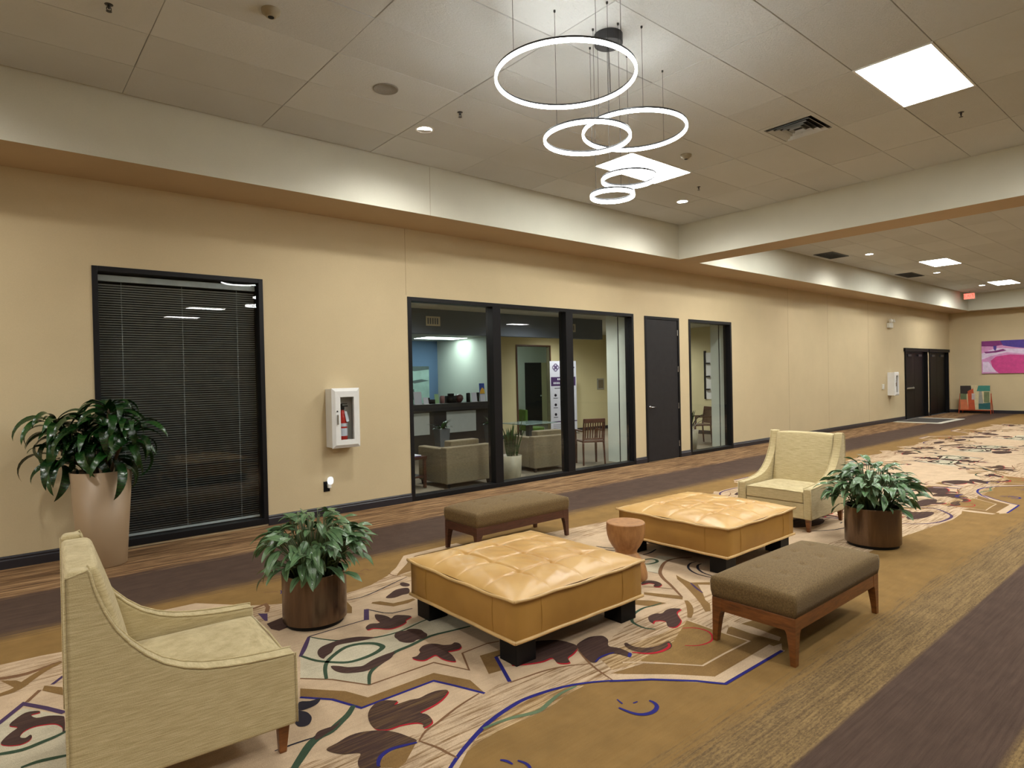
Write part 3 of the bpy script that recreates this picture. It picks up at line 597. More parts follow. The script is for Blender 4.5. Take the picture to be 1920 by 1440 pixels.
# ------------------------------------------------------------------ carpet pattern (flat woven motifs in floor coordinates, metres)
import json
MOTIFS = json.loads('''[["P",1,"olive",0,[[1.216,3.212],[1.311,3.11],[1.406,2.898],[1.829,2.891],[1.954,2.597],[1.98,2.76],[1.879,2.967],[1.479,2.971],[1.422,3.11],[1.253,3.305]]],
["S",2,"blue",0.018,0,[[1.216,3.212],[1.332,3.076],[1.405,2.896],[1.828,2.889],[1.882,2.767],[1.951,2.593]]],
["S",2,"blue",0.022,0,[[2.127,2.6],[2.261,2.888]]],
["S",2,"navy",0.014,0,[[2.261,2.888],[2.335,2.879]]],
["P",1,"olive",0,[[2.2,2.964],[2.344,2.943],[2.344,2.891],[2.261,2.888],[2.186,2.729],[2.098,2.747]]],
["S",2,"thin",0.012,0,[[1.296,3.416],[1.424,3.281],[1.545,3.086],[1.949,3.075],[2.045,2.859],[2.143,3.062],[2.333,3.068],[2.411,3.044]]],
["P",1,"pale",0,[[1.405,3.692],[1.561,3.925],[1.654,3.762],[1.879,3.629],[2.237,3.673],[2.569,3.67],[2.687,3.386],[2.414,3.351],[2.132,3.397],[1.858,3.364],[1.72,3.329],[1.622,3.249],[1.543,3.095],[1.479,3.205],[1.39,3.321],[1.299,3.422]]],
["S",3,"green",0.018,1,[[1.561,3.925],[1.614,3.822],[1.685,3.733],[1.784,3.687],[1.876,3.624],[2.026,3.603],[2.222,3.648],[2.348,3.664]]],
["S",3,"green",0.034,1,[[1.41,3.688],[1.45,3.57],[1.514,3.482],[1.581,3.419],[1.659,3.406],[1.753,3.42],[1.826,3.458],[1.835,3.503],[1.811,3.559],[1.746,3.609],[1.662,3.621],[1.568,3.571],[1.49,3.504],[1.441,3.417],[1.402,3.31]]],
["S",3,"green",0.03,1,[[1.548,3.091],[1.604,3.194],[1.663,3.248],[1.742,3.29],[1.85,3.351],[1.968,3.368],[2.137,3.404],[2.291,3.379],[2.419,3.358]]],
["P",4,"mot",1,[[1.503,3.673],[1.542,3.722],[1.601,3.743],[1.693,3.749],[1.784,3.717],[1.837,3.668],[1.862,3.626],[1.765,3.647],[1.688,3.674],[1.632,3.682],[1.596,3.65],[1.568,3.612],[1.515,3.579],[1.493,3.56],[1.486,3.607]]],
["P",4,"mot",1,[[1.485,3.441],[1.521,3.408],[1.553,3.36],[1.594,3.331],[1.629,3.318],[1.701,3.347],[1.773,3.36],[1.849,3.362],[1.85,3.351],[1.798,3.297],[1.74,3.272],[1.679,3.252],[1.606,3.246],[1.551,3.27],[1.502,3.309],[1.478,3.373]]],
["P",4,"mot",1,[[1.982,3.584],[2.01,3.605],[2.041,3.601],[2.067,3.589],[2.095,3.595],[2.13,3.568],[2.147,3.527],[2.141,3.483],[2.14,3.448],[2.116,3.411],[2.08,3.399],[2.042,3.411],[2.009,3.397],[1.974,3.418],[1.952,3.461],[1.956,3.503],[1.96,3.545]]],
["P",3,"red",1,[[2.05,3.967],[2.083,3.923],[2.096,3.869],[2.098,3.826],[2.14,3.855],[2.174,3.837],[2.22,3.766],[2.156,3.731],[2.136,3.697],[2.079,3.673],[2.018,3.668],[1.981,3.69],[1.953,3.728],[1.92,3.759],[1.885,3.76],[1.896,3.806],[1.945,3.838],[2.001,3.811],[2.014,3.891]]],
["P",4,"mot",1,[[2.054,3.984],[2.086,3.939],[2.1,3.885],[2.102,3.842],[2.144,3.871],[2.178,3.853],[2.224,3.781],[2.159,3.746],[2.139,3.712],[2.082,3.688],[2.021,3.682],[1.984,3.704],[1.956,3.743],[1.923,3.774],[1.887,3.775],[1.899,3.822],[1.948,3.853],[2.004,3.826],[2.018,3.907]]],
["P",3,"red",1,[[1.882,3.199],[1.915,3.198],[1.958,3.23],[1.969,3.261],[2.013,3.294],[2.061,3.293],[2.096,3.26],[2.117,3.219],[2.157,3.192],[2.189,3.202],[2.202,3.173],[2.189,3.131],[2.156,3.108],[2.113,3.117],[2.085,3.122],[2.074,3.061],[2.047,2.988],[2.018,3.024],[2.005,3.075],[2.006,3.134],[1.965,3.132],[1.922,3.123],[1.893,3.15]]],
["P",4,"mot",1,[[1.887,3.214],[1.921,3.213],[1.964,3.245],[1.975,3.276],[2.02,3.31],[2.068,3.309],[2.103,3.276],[2.124,3.234],[2.164,3.208],[2.196,3.218],[2.209,3.188],[2.196,3.146],[2.163,3.123],[2.12,3.131],[2.091,3.137],[2.081,3.075],[2.053,3.001],[2.024,3.038],[2.012,3.089],[2.012,3.149],[1.971,3.146],[1.928,3.137],[1.899,3.164]]],
["S",2,"plum",0.03,1,[[1.402,3.685],[1.47,3.789],[1.559,3.937]]],
["S",2,"navy",0.012,0,[[1.559,3.937],[1.758,3.941],[1.965,3.943]]],
["S",2,"plum",0.035,0,[[1.961,3.933],[2.056,4.121]]],
["S",2,"navy",0.012,0,[[2.056,4.121],[2.112,3.971],[2.155,3.922],[2.307,3.904]]],
["P",3,"red",1,[[1.4,2.805],[1.433,2.845],[1.479,2.874],[1.522,2.872],[1.556,2.841],[1.572,2.819],[1.542,2.795],[1.626,2.784],[1.668,2.767],[1.727,2.775],[1.784,2.769],[1.823,2.733],[1.764,2.687],[1.702,2.663],[1.643,2.653],[1.599,2.645],[1.615,2.61],[1.609,2.561],[1.588,2.528],[1.54,2.521],[1.553,2.547],[1.543,2.575],[1.513,2.596],[1.464,2.615],[1.409,2.622],[1.37,2.657],[1.366,2.705],[1.379,2.758]]],
["P",4,"mots",1,[[1.401,2.818],[1.434,2.858],[1.48,2.888],[1.523,2.886],[1.557,2.855],[1.573,2.832],[1.543,2.808],[1.627,2.798],[1.67,2.781],[1.729,2.789],[1.787,2.782],[1.826,2.747],[1.766,2.7],[1.703,2.676],[1.644,2.666],[1.6,2.657],[1.616,2.622],[1.611,2.573],[1.589,2.54],[1.541,2.533],[1.555,2.559],[1.545,2.587],[1.514,2.608],[1.465,2.627],[1.409,2.634],[1.37,2.669],[1.367,2.717],[1.38,2.77]]],
["P",5,"mots",1,[[1.126,2.678],[1.181,2.69],[1.254,2.707],[1.323,2.688],[1.389,2.639],[1.427,2.581],[1.449,2.518],[1.461,2.46],[1.405,2.464],[1.359,2.483],[1.314,2.48],[1.279,2.467],[1.251,2.429],[1.242,2.396],[1.185,2.417],[1.175,2.457],[1.192,2.503],[1.225,2.548],[1.174,2.584],[1.141,2.625]]],
["S",6,"blue",0.022,1,[[1.454,2.449],[1.401,2.467],[1.342,2.482],[1.293,2.471],[1.259,2.443],[1.24,2.408]]],
["P",3,"olive",0,[[1.305,2.465],[1.351,2.468],[1.413,2.457],[1.445,2.445],[1.342,2.357],[1.301,2.342],[1.242,2.396],[1.264,2.438]]],
["S",3,"green",0.045,1,[[1.386,2.945],[1.328,2.885],[1.26,2.84],[1.2,2.805],[1.142,2.796],[1.087,2.764],[1.028,2.705],[0.969,2.642],[0.942,2.607]]],
["P",4,"mot",1,[[1.152,2.837],[1.189,2.841],[1.236,2.836],[1.281,2.86],[1.232,2.814],[1.173,2.793],[1.124,2.777],[1.123,2.802]]],
["S",3,"navy",0.012,1,[[0.948,2.822],[1.049,2.816],[1.135,2.803]]],
["P",4,"navy",1,[[1.193,3.166],[1.24,3.138],[1.29,3.13],[1.261,3.089],[1.214,3.074],[1.161,3.086]]],
["P",4,"navy",1,[[1.145,3.101],[1.172,3.069],[1.186,3.035],[1.182,2.977],[1.149,2.928],[1.117,2.931],[1.101,2.959],[1.115,3.038]]],
["S",3,"thin",0.015,1,[[1.929,2.612],[1.796,2.584],[1.693,2.552],[1.609,2.522],[1.534,2.502],[1.468,2.453]]],
["P",2,"creams",0,[[2.601,2.446],[2.498,2.513],[2.369,2.56],[2.222,2.581],[2.119,2.59],[1.953,2.59],[1.774,2.576],[1.701,2.558],[1.613,2.532],[1.467,2.455],[1.334,2.365],[1.271,2.311],[1.415,2.18],[1.468,2.192],[1.539,2.243],[1.625,2.288],[1.712,2.328],[1.866,2.38],[2.069,2.407],[2.207,2.388],[2.334,2.352],[2.544,2.233]]],
["S",3,"thin",0.014,1,[[2.601,2.446],[2.498,2.513],[2.369,2.56],[2.222,2.581],[2.119,2.59]]],
["S",4,"blue",0.026,1,[[2.544,2.233],[2.447,2.297],[2.334,2.352],[2.207,2.388],[2.069,2.407],[1.967,2.399],[1.866,2.38],[1.778,2.355],[1.712,2.328],[1.625,2.288],[1.539,2.243],[1.457,2.192],[1.403,2.153]]],
["S",4,"thin",0.014,1,[[2.693,2.65],[2.618,2.497],[2.573,2.371],[2.544,2.233]]],
["S",4,"thin",0.014,1,[[1.468,2.453],[1.503,2.352],[1.513,2.288],[1.524,2.235]]],
["P",3,"cream",0,[[2.568,2.296],[2.664,2.22],[2.839,2.055],[2.979,1.891],[3.571,1.865],[3.641,1.852],[3.548,1.802],[2.953,1.815],[2.868,1.934],[2.709,2.105],[2.529,2.246]]],
["S",4,"blue",0.02,0,[[2.524,2.242],[2.704,2.102],[2.864,1.932],[2.949,1.81],[3.548,1.802]]],
["P",2,"olive",0,[[2.596,2.296],[2.825,2.248],[3.042,2.007],[3.531,1.999],[3.517,2.148],[3.62,2.194],[3.642,1.895],[2.979,1.891],[2.839,2.055],[2.664,2.22]]],
["P",2,"tan",0,[[2.836,2.257],[3.042,2.007],[3.531,1.999],[3.539,2.447],[3.197,2.31],[2.845,2.287]]],
["S",4,"cream",0.013,0,[[2.746,2.336],[2.836,2.257],[2.943,2.129],[3.042,2.007],[3.272,2.008],[3.531,1.999],[3.524,2.152],[3.539,2.447]]],
["P",3,"cream",0,[[3.732,2.265],[3.744,2.102],[3.723,1.897],[3.662,1.877],[3.642,2.054],[3.652,2.213]]],
["S",4,"blue",0.024,1,[[2.518,1.974],[2.519,1.944],[2.499,1.912],[2.456,1.896],[2.412,1.902],[2.377,1.928],[2.361,1.969],[2.353,2.032]]],
["S",4,"blue",0.015,1,[[2.408,2.09],[2.395,2.043]]],
["S",4,"blue",0.015,1,[[2.438,2.011],[2.467,2.007]]],
["S",4,"blue",0.015,1,[[1.653,2.097],[1.668,2.073],[1.673,2.038]]],
["S",4,"blue",0.015,1,[[1.706,2.044],[1.718,2.007],[1.712,1.972],[1.686,1.936]]],
["S",4,"teal",0.026,1,[[1.744,2.336],[1.826,2.331],[1.916,2.314],[1.992,2.286],[2.056,2.276],[2.15,2.304],[2.242,2.325],[2.356,2.324]]],
["P",1,"creamss",0,[[1.772,2.348],[1.967,2.399],[2.134,2.394],[2.33,2.347],[2.39,2.3],[2.231,2.29],[2.065,2.254],[1.946,2.267],[1.782,2.276],[1.625,2.254],[1.57,2.237]]],
["P",3,"red",1,[[2.314,2.898],[2.452,2.917],[2.574,2.869],[2.676,2.797],[2.707,2.712],[2.702,2.642],[2.618,2.596],[2.552,2.578],[2.521,2.529],[2.484,2.545],[2.466,2.581],[2.486,2.639],[2.419,2.643],[2.349,2.67],[2.257,2.727],[2.279,2.754],[2.324,2.848]]],
["P",4,"mot",1,[[2.32,2.914],[2.459,2.933],[2.581,2.885],[2.683,2.812],[2.715,2.727],[2.71,2.656],[2.624,2.61],[2.559,2.591],[2.528,2.543],[2.49,2.559],[2.472,2.594],[2.492,2.653],[2.425,2.657],[2.355,2.684],[2.262,2.741],[2.284,2.768],[2.33,2.863]]],
["P",5,"mot",1,[[2.73,2.68],[2.848,2.703],[2.908,2.683],[2.938,2.654],[2.917,2.594],[2.853,2.534],[2.878,2.468],[2.874,2.389],[2.852,2.359],[2.824,2.365],[2.805,2.432],[2.751,2.462],[2.685,2.455],[2.639,2.439],[2.616,2.461],[2.646,2.55],[2.69,2.632]]],
["S",6,"blue",0.016,1,[[2.635,2.443],[2.696,2.464],[2.762,2.463],[2.807,2.451]]],
["P",6,"blue",1,[[2.836,2.374],[2.872,2.391],[2.871,2.371],[2.837,2.349],[2.823,2.356]]],
["P",4,"mots",1,[[2.939,2.485],[2.968,2.491],[2.959,2.424],[3.005,2.36],[3.078,2.334],[3.175,2.331],[3.124,2.27],[3.034,2.261],[2.957,2.291],[2.918,2.358],[2.91,2.427]]],
["S",5,"red",0.02,1,[[2.889,2.385],[2.941,2.31],[3.019,2.274],[3.112,2.282],[3.146,2.314]]],
["P",3,"red",1,[[3.372,2.63],[3.42,2.65],[3.478,2.644],[3.507,2.616],[3.569,2.633],[3.626,2.631],[3.659,2.599],[3.666,2.576],[3.594,2.559],[3.535,2.501],[3.496,2.458],[3.43,2.428],[3.375,2.42],[3.353,2.456],[3.392,2.495],[3.41,2.524],[3.391,2.557],[3.359,2.571],[3.327,2.555],[3.331,2.582]]],
["P",4,"mot",1,[[3.378,2.644],[3.425,2.664],[3.484,2.658],[3.513,2.63],[3.575,2.648],[3.633,2.645],[3.666,2.613],[3.672,2.59],[3.601,2.573],[3.54,2.515],[3.502,2.472],[3.436,2.441],[3.381,2.433],[3.358,2.469],[3.397,2.508],[3.416,2.537],[3.396,2.571],[3.365,2.585],[3.333,2.569],[3.336,2.596]]],
["S",3,"green",0.022,1,[[3.67,2.752],[3.58,2.765],[3.509,2.78],[3.412,2.768],[3.337,2.739],[3.259,2.684],[3.232,2.618],[3.23,2.552],[3.264,2.498]]],
["S",3,"thin",0.03,1,[[3.879,2.722],[3.975,2.849],[4.057,2.962],[4.12,3.059],[4.209,3.161],[4.313,3.234],[4.472,3.317],[4.59,3.34],[4.686,3.317],[4.796,3.253]]],
["P",2,"olive",0,[[4.279,3.057],[4.236,2.97],[4.202,2.867],[4.317,2.768],[4.262,2.733],[4.202,2.801],[4.072,2.675],[3.953,2.576],[3.907,2.509],[3.789,2.428],[3.752,2.446],[3.86,2.554],[3.948,2.656],[4.039,2.768],[4.131,2.891],[4.195,2.986]]],
["S",3,"plum",0.02,1,[[4.195,2.862],[4.126,2.768],[4.066,2.671]]],
["S",3,"olive",0.045,1,[[3.842,2.663],[3.769,2.586],[3.678,2.516],[3.582,2.459]]],
["S",3,"navy",0.02,1,[[4.424,2.823],[4.417,2.936],[4.461,3.041],[4.538,3.119],[4.635,3.158],[4.7,3.148]]],
["S",3,"navy",0.022,1,[[4.464,2.843],[4.485,2.943],[4.55,3.03],[4.63,3.082],[4.683,3.084]]],
["S",3,"thin",0.012,1,[[3.855,3.07],[3.928,2.967],[3.988,2.858]]],
["P",2,"olive",0,[[3.764,2.98],[3.89,2.76],[3.882,2.719],[3.841,2.691],[3.762,2.843],[3.724,2.948]]],
["P",2,"olive",0,[[3.582,2.928],[3.665,2.83],[3.698,2.726],[3.57,2.757],[3.509,2.869]]],
["P",3,"red",1,[[3.881,3.092],[3.939,3.124],[3.999,3.111],[4.023,3.065],[4.017,3.016],[3.988,2.979],[3.933,2.966],[3.917,3.004],[3.962,3.025],[3.951,3.068],[3.916,3.08]]],
["P",4,"mot",1,[[3.888,3.102],[3.946,3.135],[4.006,3.122],[4.031,3.076],[4.024,3.026],[3.995,2.989],[3.94,2.977],[3.924,3.014],[3.969,3.036],[3.958,3.079],[3.923,3.091]]],
["S",3,"green",0.028,1,[[4.36,3.481],[4.428,3.498],[4.494,3.476],[4.503,3.425],[4.461,3.382],[4.39,3.382],[4.342,3.402],[4.329,3.442]]],
["S",3,"navy",0.012,1,[[4.187,3.268],[4.207,3.175]]],
["S",3,"navy",0.02,1,[[4.543,3.603],[4.655,3.599],[4.78,3.633]]],
["S",4,"red",0.013,1,[[3.401,2.387],[3.45,2.353],[3.476,2.305],[3.471,2.237],[3.412,2.176],[3.341,2.154],[3.251,2.173],[3.193,2.227]]],
["P",1,"creamss",0,[[2.701,2.499],[2.962,2.464],[3.244,2.426],[3.539,2.447],[3.522,2.237],[3.328,2.123],[2.972,2.15],[2.836,2.257],[2.635,2.314]]],
["P",1,"pale",0,[[4.253,3.397],[4.637,3.496],[4.686,3.317],[4.472,3.317],[4.313,3.234],[4.207,3.175],[4.187,3.268]]],
["P",2,"cream",0,[[2.6,4.753],[2.942,5.048],[3.018,5.126],[3.114,5.123],[2.937,4.979],[2.606,4.716]]],
["S",3,"thin",0.012,1,[[2.582,4.749],[2.586,4.662],[2.623,4.607]]],
["S",3,"navy",0.013,1,[[2.032,4.395],[2.148,4.375],[2.298,4.419],[2.499,4.5],[2.645,4.555]]],
["P",4,"mot",1,[[2.272,4.232],[2.342,4.29],[2.418,4.339],[2.493,4.33],[2.508,4.289],[2.455,4.199],[2.399,4.203],[2.324,4.19]]],
["P",4,"mot",1,[[2.52,4.451],[2.552,4.458],[2.567,4.387],[2.542,4.346],[2.506,4.362],[2.501,4.405]]],
["P",2,"olive",0,[[2.156,4.221],[2.207,4.197],[2.257,4.094],[2.328,4.082],[2.416,4.078],[2.419,4.043],[2.338,4.018],[2.226,4.032],[2.171,4.129],[2.136,4.201]]],
["P",2,"olive",0,[[2.024,4.379],[1.998,4.232],[1.944,4.121],[1.915,4.149]]],
["S",3,"thin",0.03,0,[[1.433,4.698],[1.55,4.734],[1.545,4.664],[1.502,4.563]]],
["P",4,"plum",0,[[1.446,4.581],[1.497,4.532],[1.449,4.389],[1.435,4.402]]],
["P",3,"mot",0,[[1.428,4.345],[1.58,4.397],[1.513,4.181],[1.447,4.163],[1.418,4.23]]],
["S",1,"thin",0.011,1,[[1.629,5.002],[1.695,4.973],[1.719,4.944]]],
["S",1,"blue",0.014,1,[[1.744,4.963],[1.743,4.922],[1.717,4.89]]],
["S",1,"thin",0.012,1,[[2.39,4.987],[2.398,4.926],[2.426,4.879]]],
["S",1,"thin",0.012,1,[[2.432,4.968],[2.495,5.005],[2.505,4.951],[2.539,4.951]]],
["P",1,"pale",0,[[0.017,3.972],[0.111,4.081],[0.265,3.842],[0.226,3.253],[0.01,3.447]]],
["P",2,"olive",0,[[0.025,4.552],[0.097,4.487],[0.147,4.38],[0.093,4.363]]],
["S",2,"thin",0.045,1,[[-0.003,4.579],[0.026,4.579],[0.149,4.555],[0.309,4.617]]],
["S",3,"olive",0.055,1,[[-0.005,4.324],[0.022,4.338],[0.093,4.363],[0.149,4.447],[0.225,4.54],[0.308,4.599]]],
["S",3,"plum",0.02,0,[[0.304,4.375],[0.245,4.29]]],
["S",3,"thin",0.02,0,[[0.189,4.258],[0.127,4.141]]],
["P",2,"olive",0,[[0.211,4.304],[0.284,4.212],[0.284,4.09],[0.198,4.241]]],
["S",4,"plum",0.028,0,[[-0.017,3.931],[0.017,3.979],[0.113,4.132],[0.194,4.006],[0.267,3.874]]],
["P",3,"red",1,[[0.053,3.915],[0.074,3.956],[0.117,4.0],[0.165,3.98],[0.173,3.953],[0.137,3.954],[0.157,3.899],[0.205,3.883],[0.255,3.833],[0.262,3.792],[0.251,3.658],[0.242,3.654],[0.245,3.708],[0.223,3.767],[0.182,3.796],[0.139,3.808],[0.101,3.788],[0.086,3.739],[0.106,3.713],[0.123,3.731],[0.13,3.709],[0.118,3.675],[0.084,3.662],[0.039,3.693],[0.017,3.731],[0.026,3.77],[0.055,3.817],[0.082,3.853],[0.057,3.891]]],
["P",4,"mot",1,[[0.053,3.926],[0.075,3.967],[0.118,4.011],[0.166,3.991],[0.173,3.964],[0.138,3.964],[0.157,3.909],[0.205,3.893],[0.256,3.843],[0.262,3.802],[0.252,3.668],[0.243,3.663],[0.246,3.718],[0.224,3.777],[0.182,3.806],[0.14,3.818],[0.102,3.798],[0.087,3.749],[0.106,3.723],[0.124,3.74],[0.13,3.718],[0.118,3.684],[0.084,3.671],[0.039,3.702],[0.017,3.74],[0.027,3.779],[0.055,3.827],[0.082,3.863],[0.057,3.901]]],
["S",4,"green",0.03,1,[[-0.026,3.653],[0.012,3.637],[0.09,3.61],[0.164,3.625],[0.215,3.639],[0.259,3.661]]],
["S",4,"green",0.028,1,[[0.08,3.445],[0.134,3.449],[0.192,3.434],[0.247,3.417]]],
["S",3,"plum",0.03,1,[[4.85,2.43],[4.76,2.31],[4.58,2.2],[4.32,2.16],[4.1,2.18],[3.92,2.3],[3.81,2.41],[3.83,2.54],[3.95,2.64]]],
["P",4,"mot",1,[[4.05,2.36],[4.35,2.34],[4.6,2.42],[4.5,2.5],[4.2,2.5],[4.05,2.44]]],
["P",4,"mot",1,[[3.2,2.58],[3.5,2.52],[3.85,2.6],[3.6,2.7],[3.3,2.68]]],
["P",4,"mots",1,[[3.1,2.35],[3.25,2.33],[3.4,2.28],[3.6,2.36],[3.45,2.36],[3.3,2.4]]],
["S",3,"navy",0.025,1,[[5.9,3.0],[5.6,2.8],[5.2,2.75],[4.9,2.85],[4.7,3.1],[4.9,3.3]]],
["P",4,"mot",1,[[5.2,3.1],[5.5,3.0],[5.8,3.12],[5.7,3.25],[5.4,3.3]]],
["P",4,"mots",1,[[4.4,2.85],[4.6,2.75],[4.9,2.62],[5.05,2.66],[4.8,2.8],[4.6,2.95]]],
["S",3,"thin",0.02,1,[[5.3,2.45],[5.7,2.42],[6.0,2.5],[6.1,2.6]]]]''')

XM, YM, PER = 6.135, 3.47, 8.15
def crom(P, closed, k=3):
    n = len(P); out = []
    if n < 3: return P
    for i in range(n if closed else n-1):
        g = lambda j: P[j % n] if closed else P[max(0, min(n-1, j))]
        a, b, c, d = g(i-1), g(i), g(i+1), g(i+2)
        for q in range(k):
            t_ = q/k
            out.append(tuple(.5*((2*b[m])+(-a[m]+c[m])*t_+(2*a[m]-5*b[m]+4*c[m]-d[m])*t_*t_+(-a[m]+3*b[m]-3*c[m]+d[m])*t_**3) for m in (0, 1)))
    if not closed: out.append(tuple(P[-1]))
    return out
KN = list(KM); PM = MB(); CNT = [0]
def emit_poly(P, lay, mat):
    ar = sum(P[i-1][0]*P[i][1]-P[i][0]*P[i-1][1] for i in range(len(P)))
    if ar < 0: P = P[::-1]
    CNT[0] += 1; z = .0004+.0004*lay+1.2e-6*(CNT[0] % 300)
    PM.add([(x, y, z) for x, y in P], [tuple(range(len(P)))], KN.index(mat))
def emit_item(it, fx):
    kind, lay, mat = it[0], it[1], it[2]
    if kind == 'P':
        P = crom(it[4], True) if it[3] else it[4]
        emit_poly([fx(*p) for p in P], lay, mat)
    else:
        w_, P = it[3], (crom(it[5], False) if it[4] else it[5])
        P = [fx(*p) for p in P]; L = []; R_ = []; n = len(P)
        for i, p in enumerate(P):
            a, b = P[max(0, i-1)], P[min(n-1, i+1)]; dx, dy = b[0]-a[0], b[1]-a[1]; l_ = math.hypot(dx, dy) or 1
            q = i/(n-1); ww = w_*.5*(.55+.45*math.sin(math.pi*q)) if it[4] else w_*.5
            sc = 1.0
            if 0 < i < n-1:
                d1 = Vector((p[0]-a[0], p[1]-a[1])).normalized(); d2 = Vector((b[0]-p[0], b[1]-p[1])).normalized(); sc = 1/max(.5, math.cos(d1.angle(d2, 0)/2))
                m_ = (d1+d2); 
                if m_.length > 1e-6: dx, dy = m_.x, m_.y; l_ = m_.length
            L.append((p[0]-dy/l_*ww*sc, p[1]+dx/l_*ww*sc)); R_.append((p[0]+dy/l_*ww*sc, p[1]-dx/l_*ww*sc))
        CNT[0] += 1; z = .0004+.0004*lay+1.2e-6*(CNT[0] % 300)
        vs = [(x, y, z) for x, y in R_+L]
        fs = []
        for i in range(n-1):
            q = (i, i+1, n+i+1, n+i); ar = sum(vs[q[j-1]][0]*vs[q[j]][1]-vs[q[j]][0]*vs[q[j-1]][1] for j in range(4))
            fs.append(q if ar > 0 else q[::-1])
        PM.add(vs, fs, KN.index(mat))
# base fields: half unit from the star axis to the mirror plane, both sides of the centre line
BOT = [(2.06, 2.41), (2.33, 2.36), (2.54, 2.24), (2.66, 2.15), (2.95, 1.81), (3.56, 1.79), (3.62, 2.20), (3.9, 2.14), (4.3, 2.12), (4.8, 2.18), (5.5, 2.24), (6.135, 2.25)]
def base(fx):
    emit_poly([fx(*p) for p in BOT] + [fx(x, 2*YM-y) for x, y in BOT[::-1]], 0, 'cream')
    for sgn in (0, 1):
        g_ = (lambda x, y: fx(x, y)) if not sgn else (lambda x, y: fx(x, 2*YM-y))
        b2 = [(2.06, 2.41), (2.33, 2.36), (2.54, 2.24), (3.62, 2.20), (4.3, 2.12), (5.5, 2.24), (6.135, 2.25), (6.135, 2.62), (5.2, 2.5), (4.2, 2.62), (3.3, 2.7), (2.6, 2.5), (2.06, 2.62)]
        emit_poly([g_(*p) for p in b2], 0.5, 'creams')
idf = lambda x, y: (x, y)
cen = lambda it: (sum(p[0] for p in it[-1])/len(it[-1]), sum(p[1] for p in it[-1])/len(it[-1]))
def unit(flip, shift):
    h = (lambda x, y: (2*XM-x+shift, y)) if flip else (lambda x, y: (x+shift, y))
    base(h)
    for it in MOTIFS:
        cx, cy = cen(it)
        if it in EXTRA and not flip: continue
        if cy > 5.15 or cy < 1.7: continue
        if cx > 2.06 or (not flip and shift > 0 and cx > 1.0): emit_item(it, h)
        if cx > 2.45 and cy < 3.1 and (shift > 0 or flip or cx > 3.0): emit_item(it, lambda x, y: h(x, 2*YM-y))
        if (flip or shift > 0) and 1.1 < cx < 2.4 and 2.4 < cy < 4.05 and it[2] not in ('olive', 'blue'):
            emit_item(it, lambda x, y: h(x+2.95, y)); emit_item(it, lambda x, y: h(7.1-x, 2*YM-y+.15))
        if flip and 1.0 < cx <= 2.06: emit_item(it, lambda x, y: h(4.12-x, y))
EXTRA = MOTIFS[-8:]
unit(False, 0)
base(lambda x, y: (4.12-x, y)); base(lambda x, y: (x-PER, y))
for it in MOTIFS:
    if it in EXTRA: continue
    if cen(it)[0] <= 2.06 or cen(it)[1] > 5.15 or cen(it)[1] < 1.7: emit_item(it, idf)
unit(True, 0); unit(False, PER); unit(True, PER); unit(False, 2*PER)
po = PM.build('carpet_pattern', [KM[k] for k in KN], floor, fix=False); po['kind'] = 'stuff'
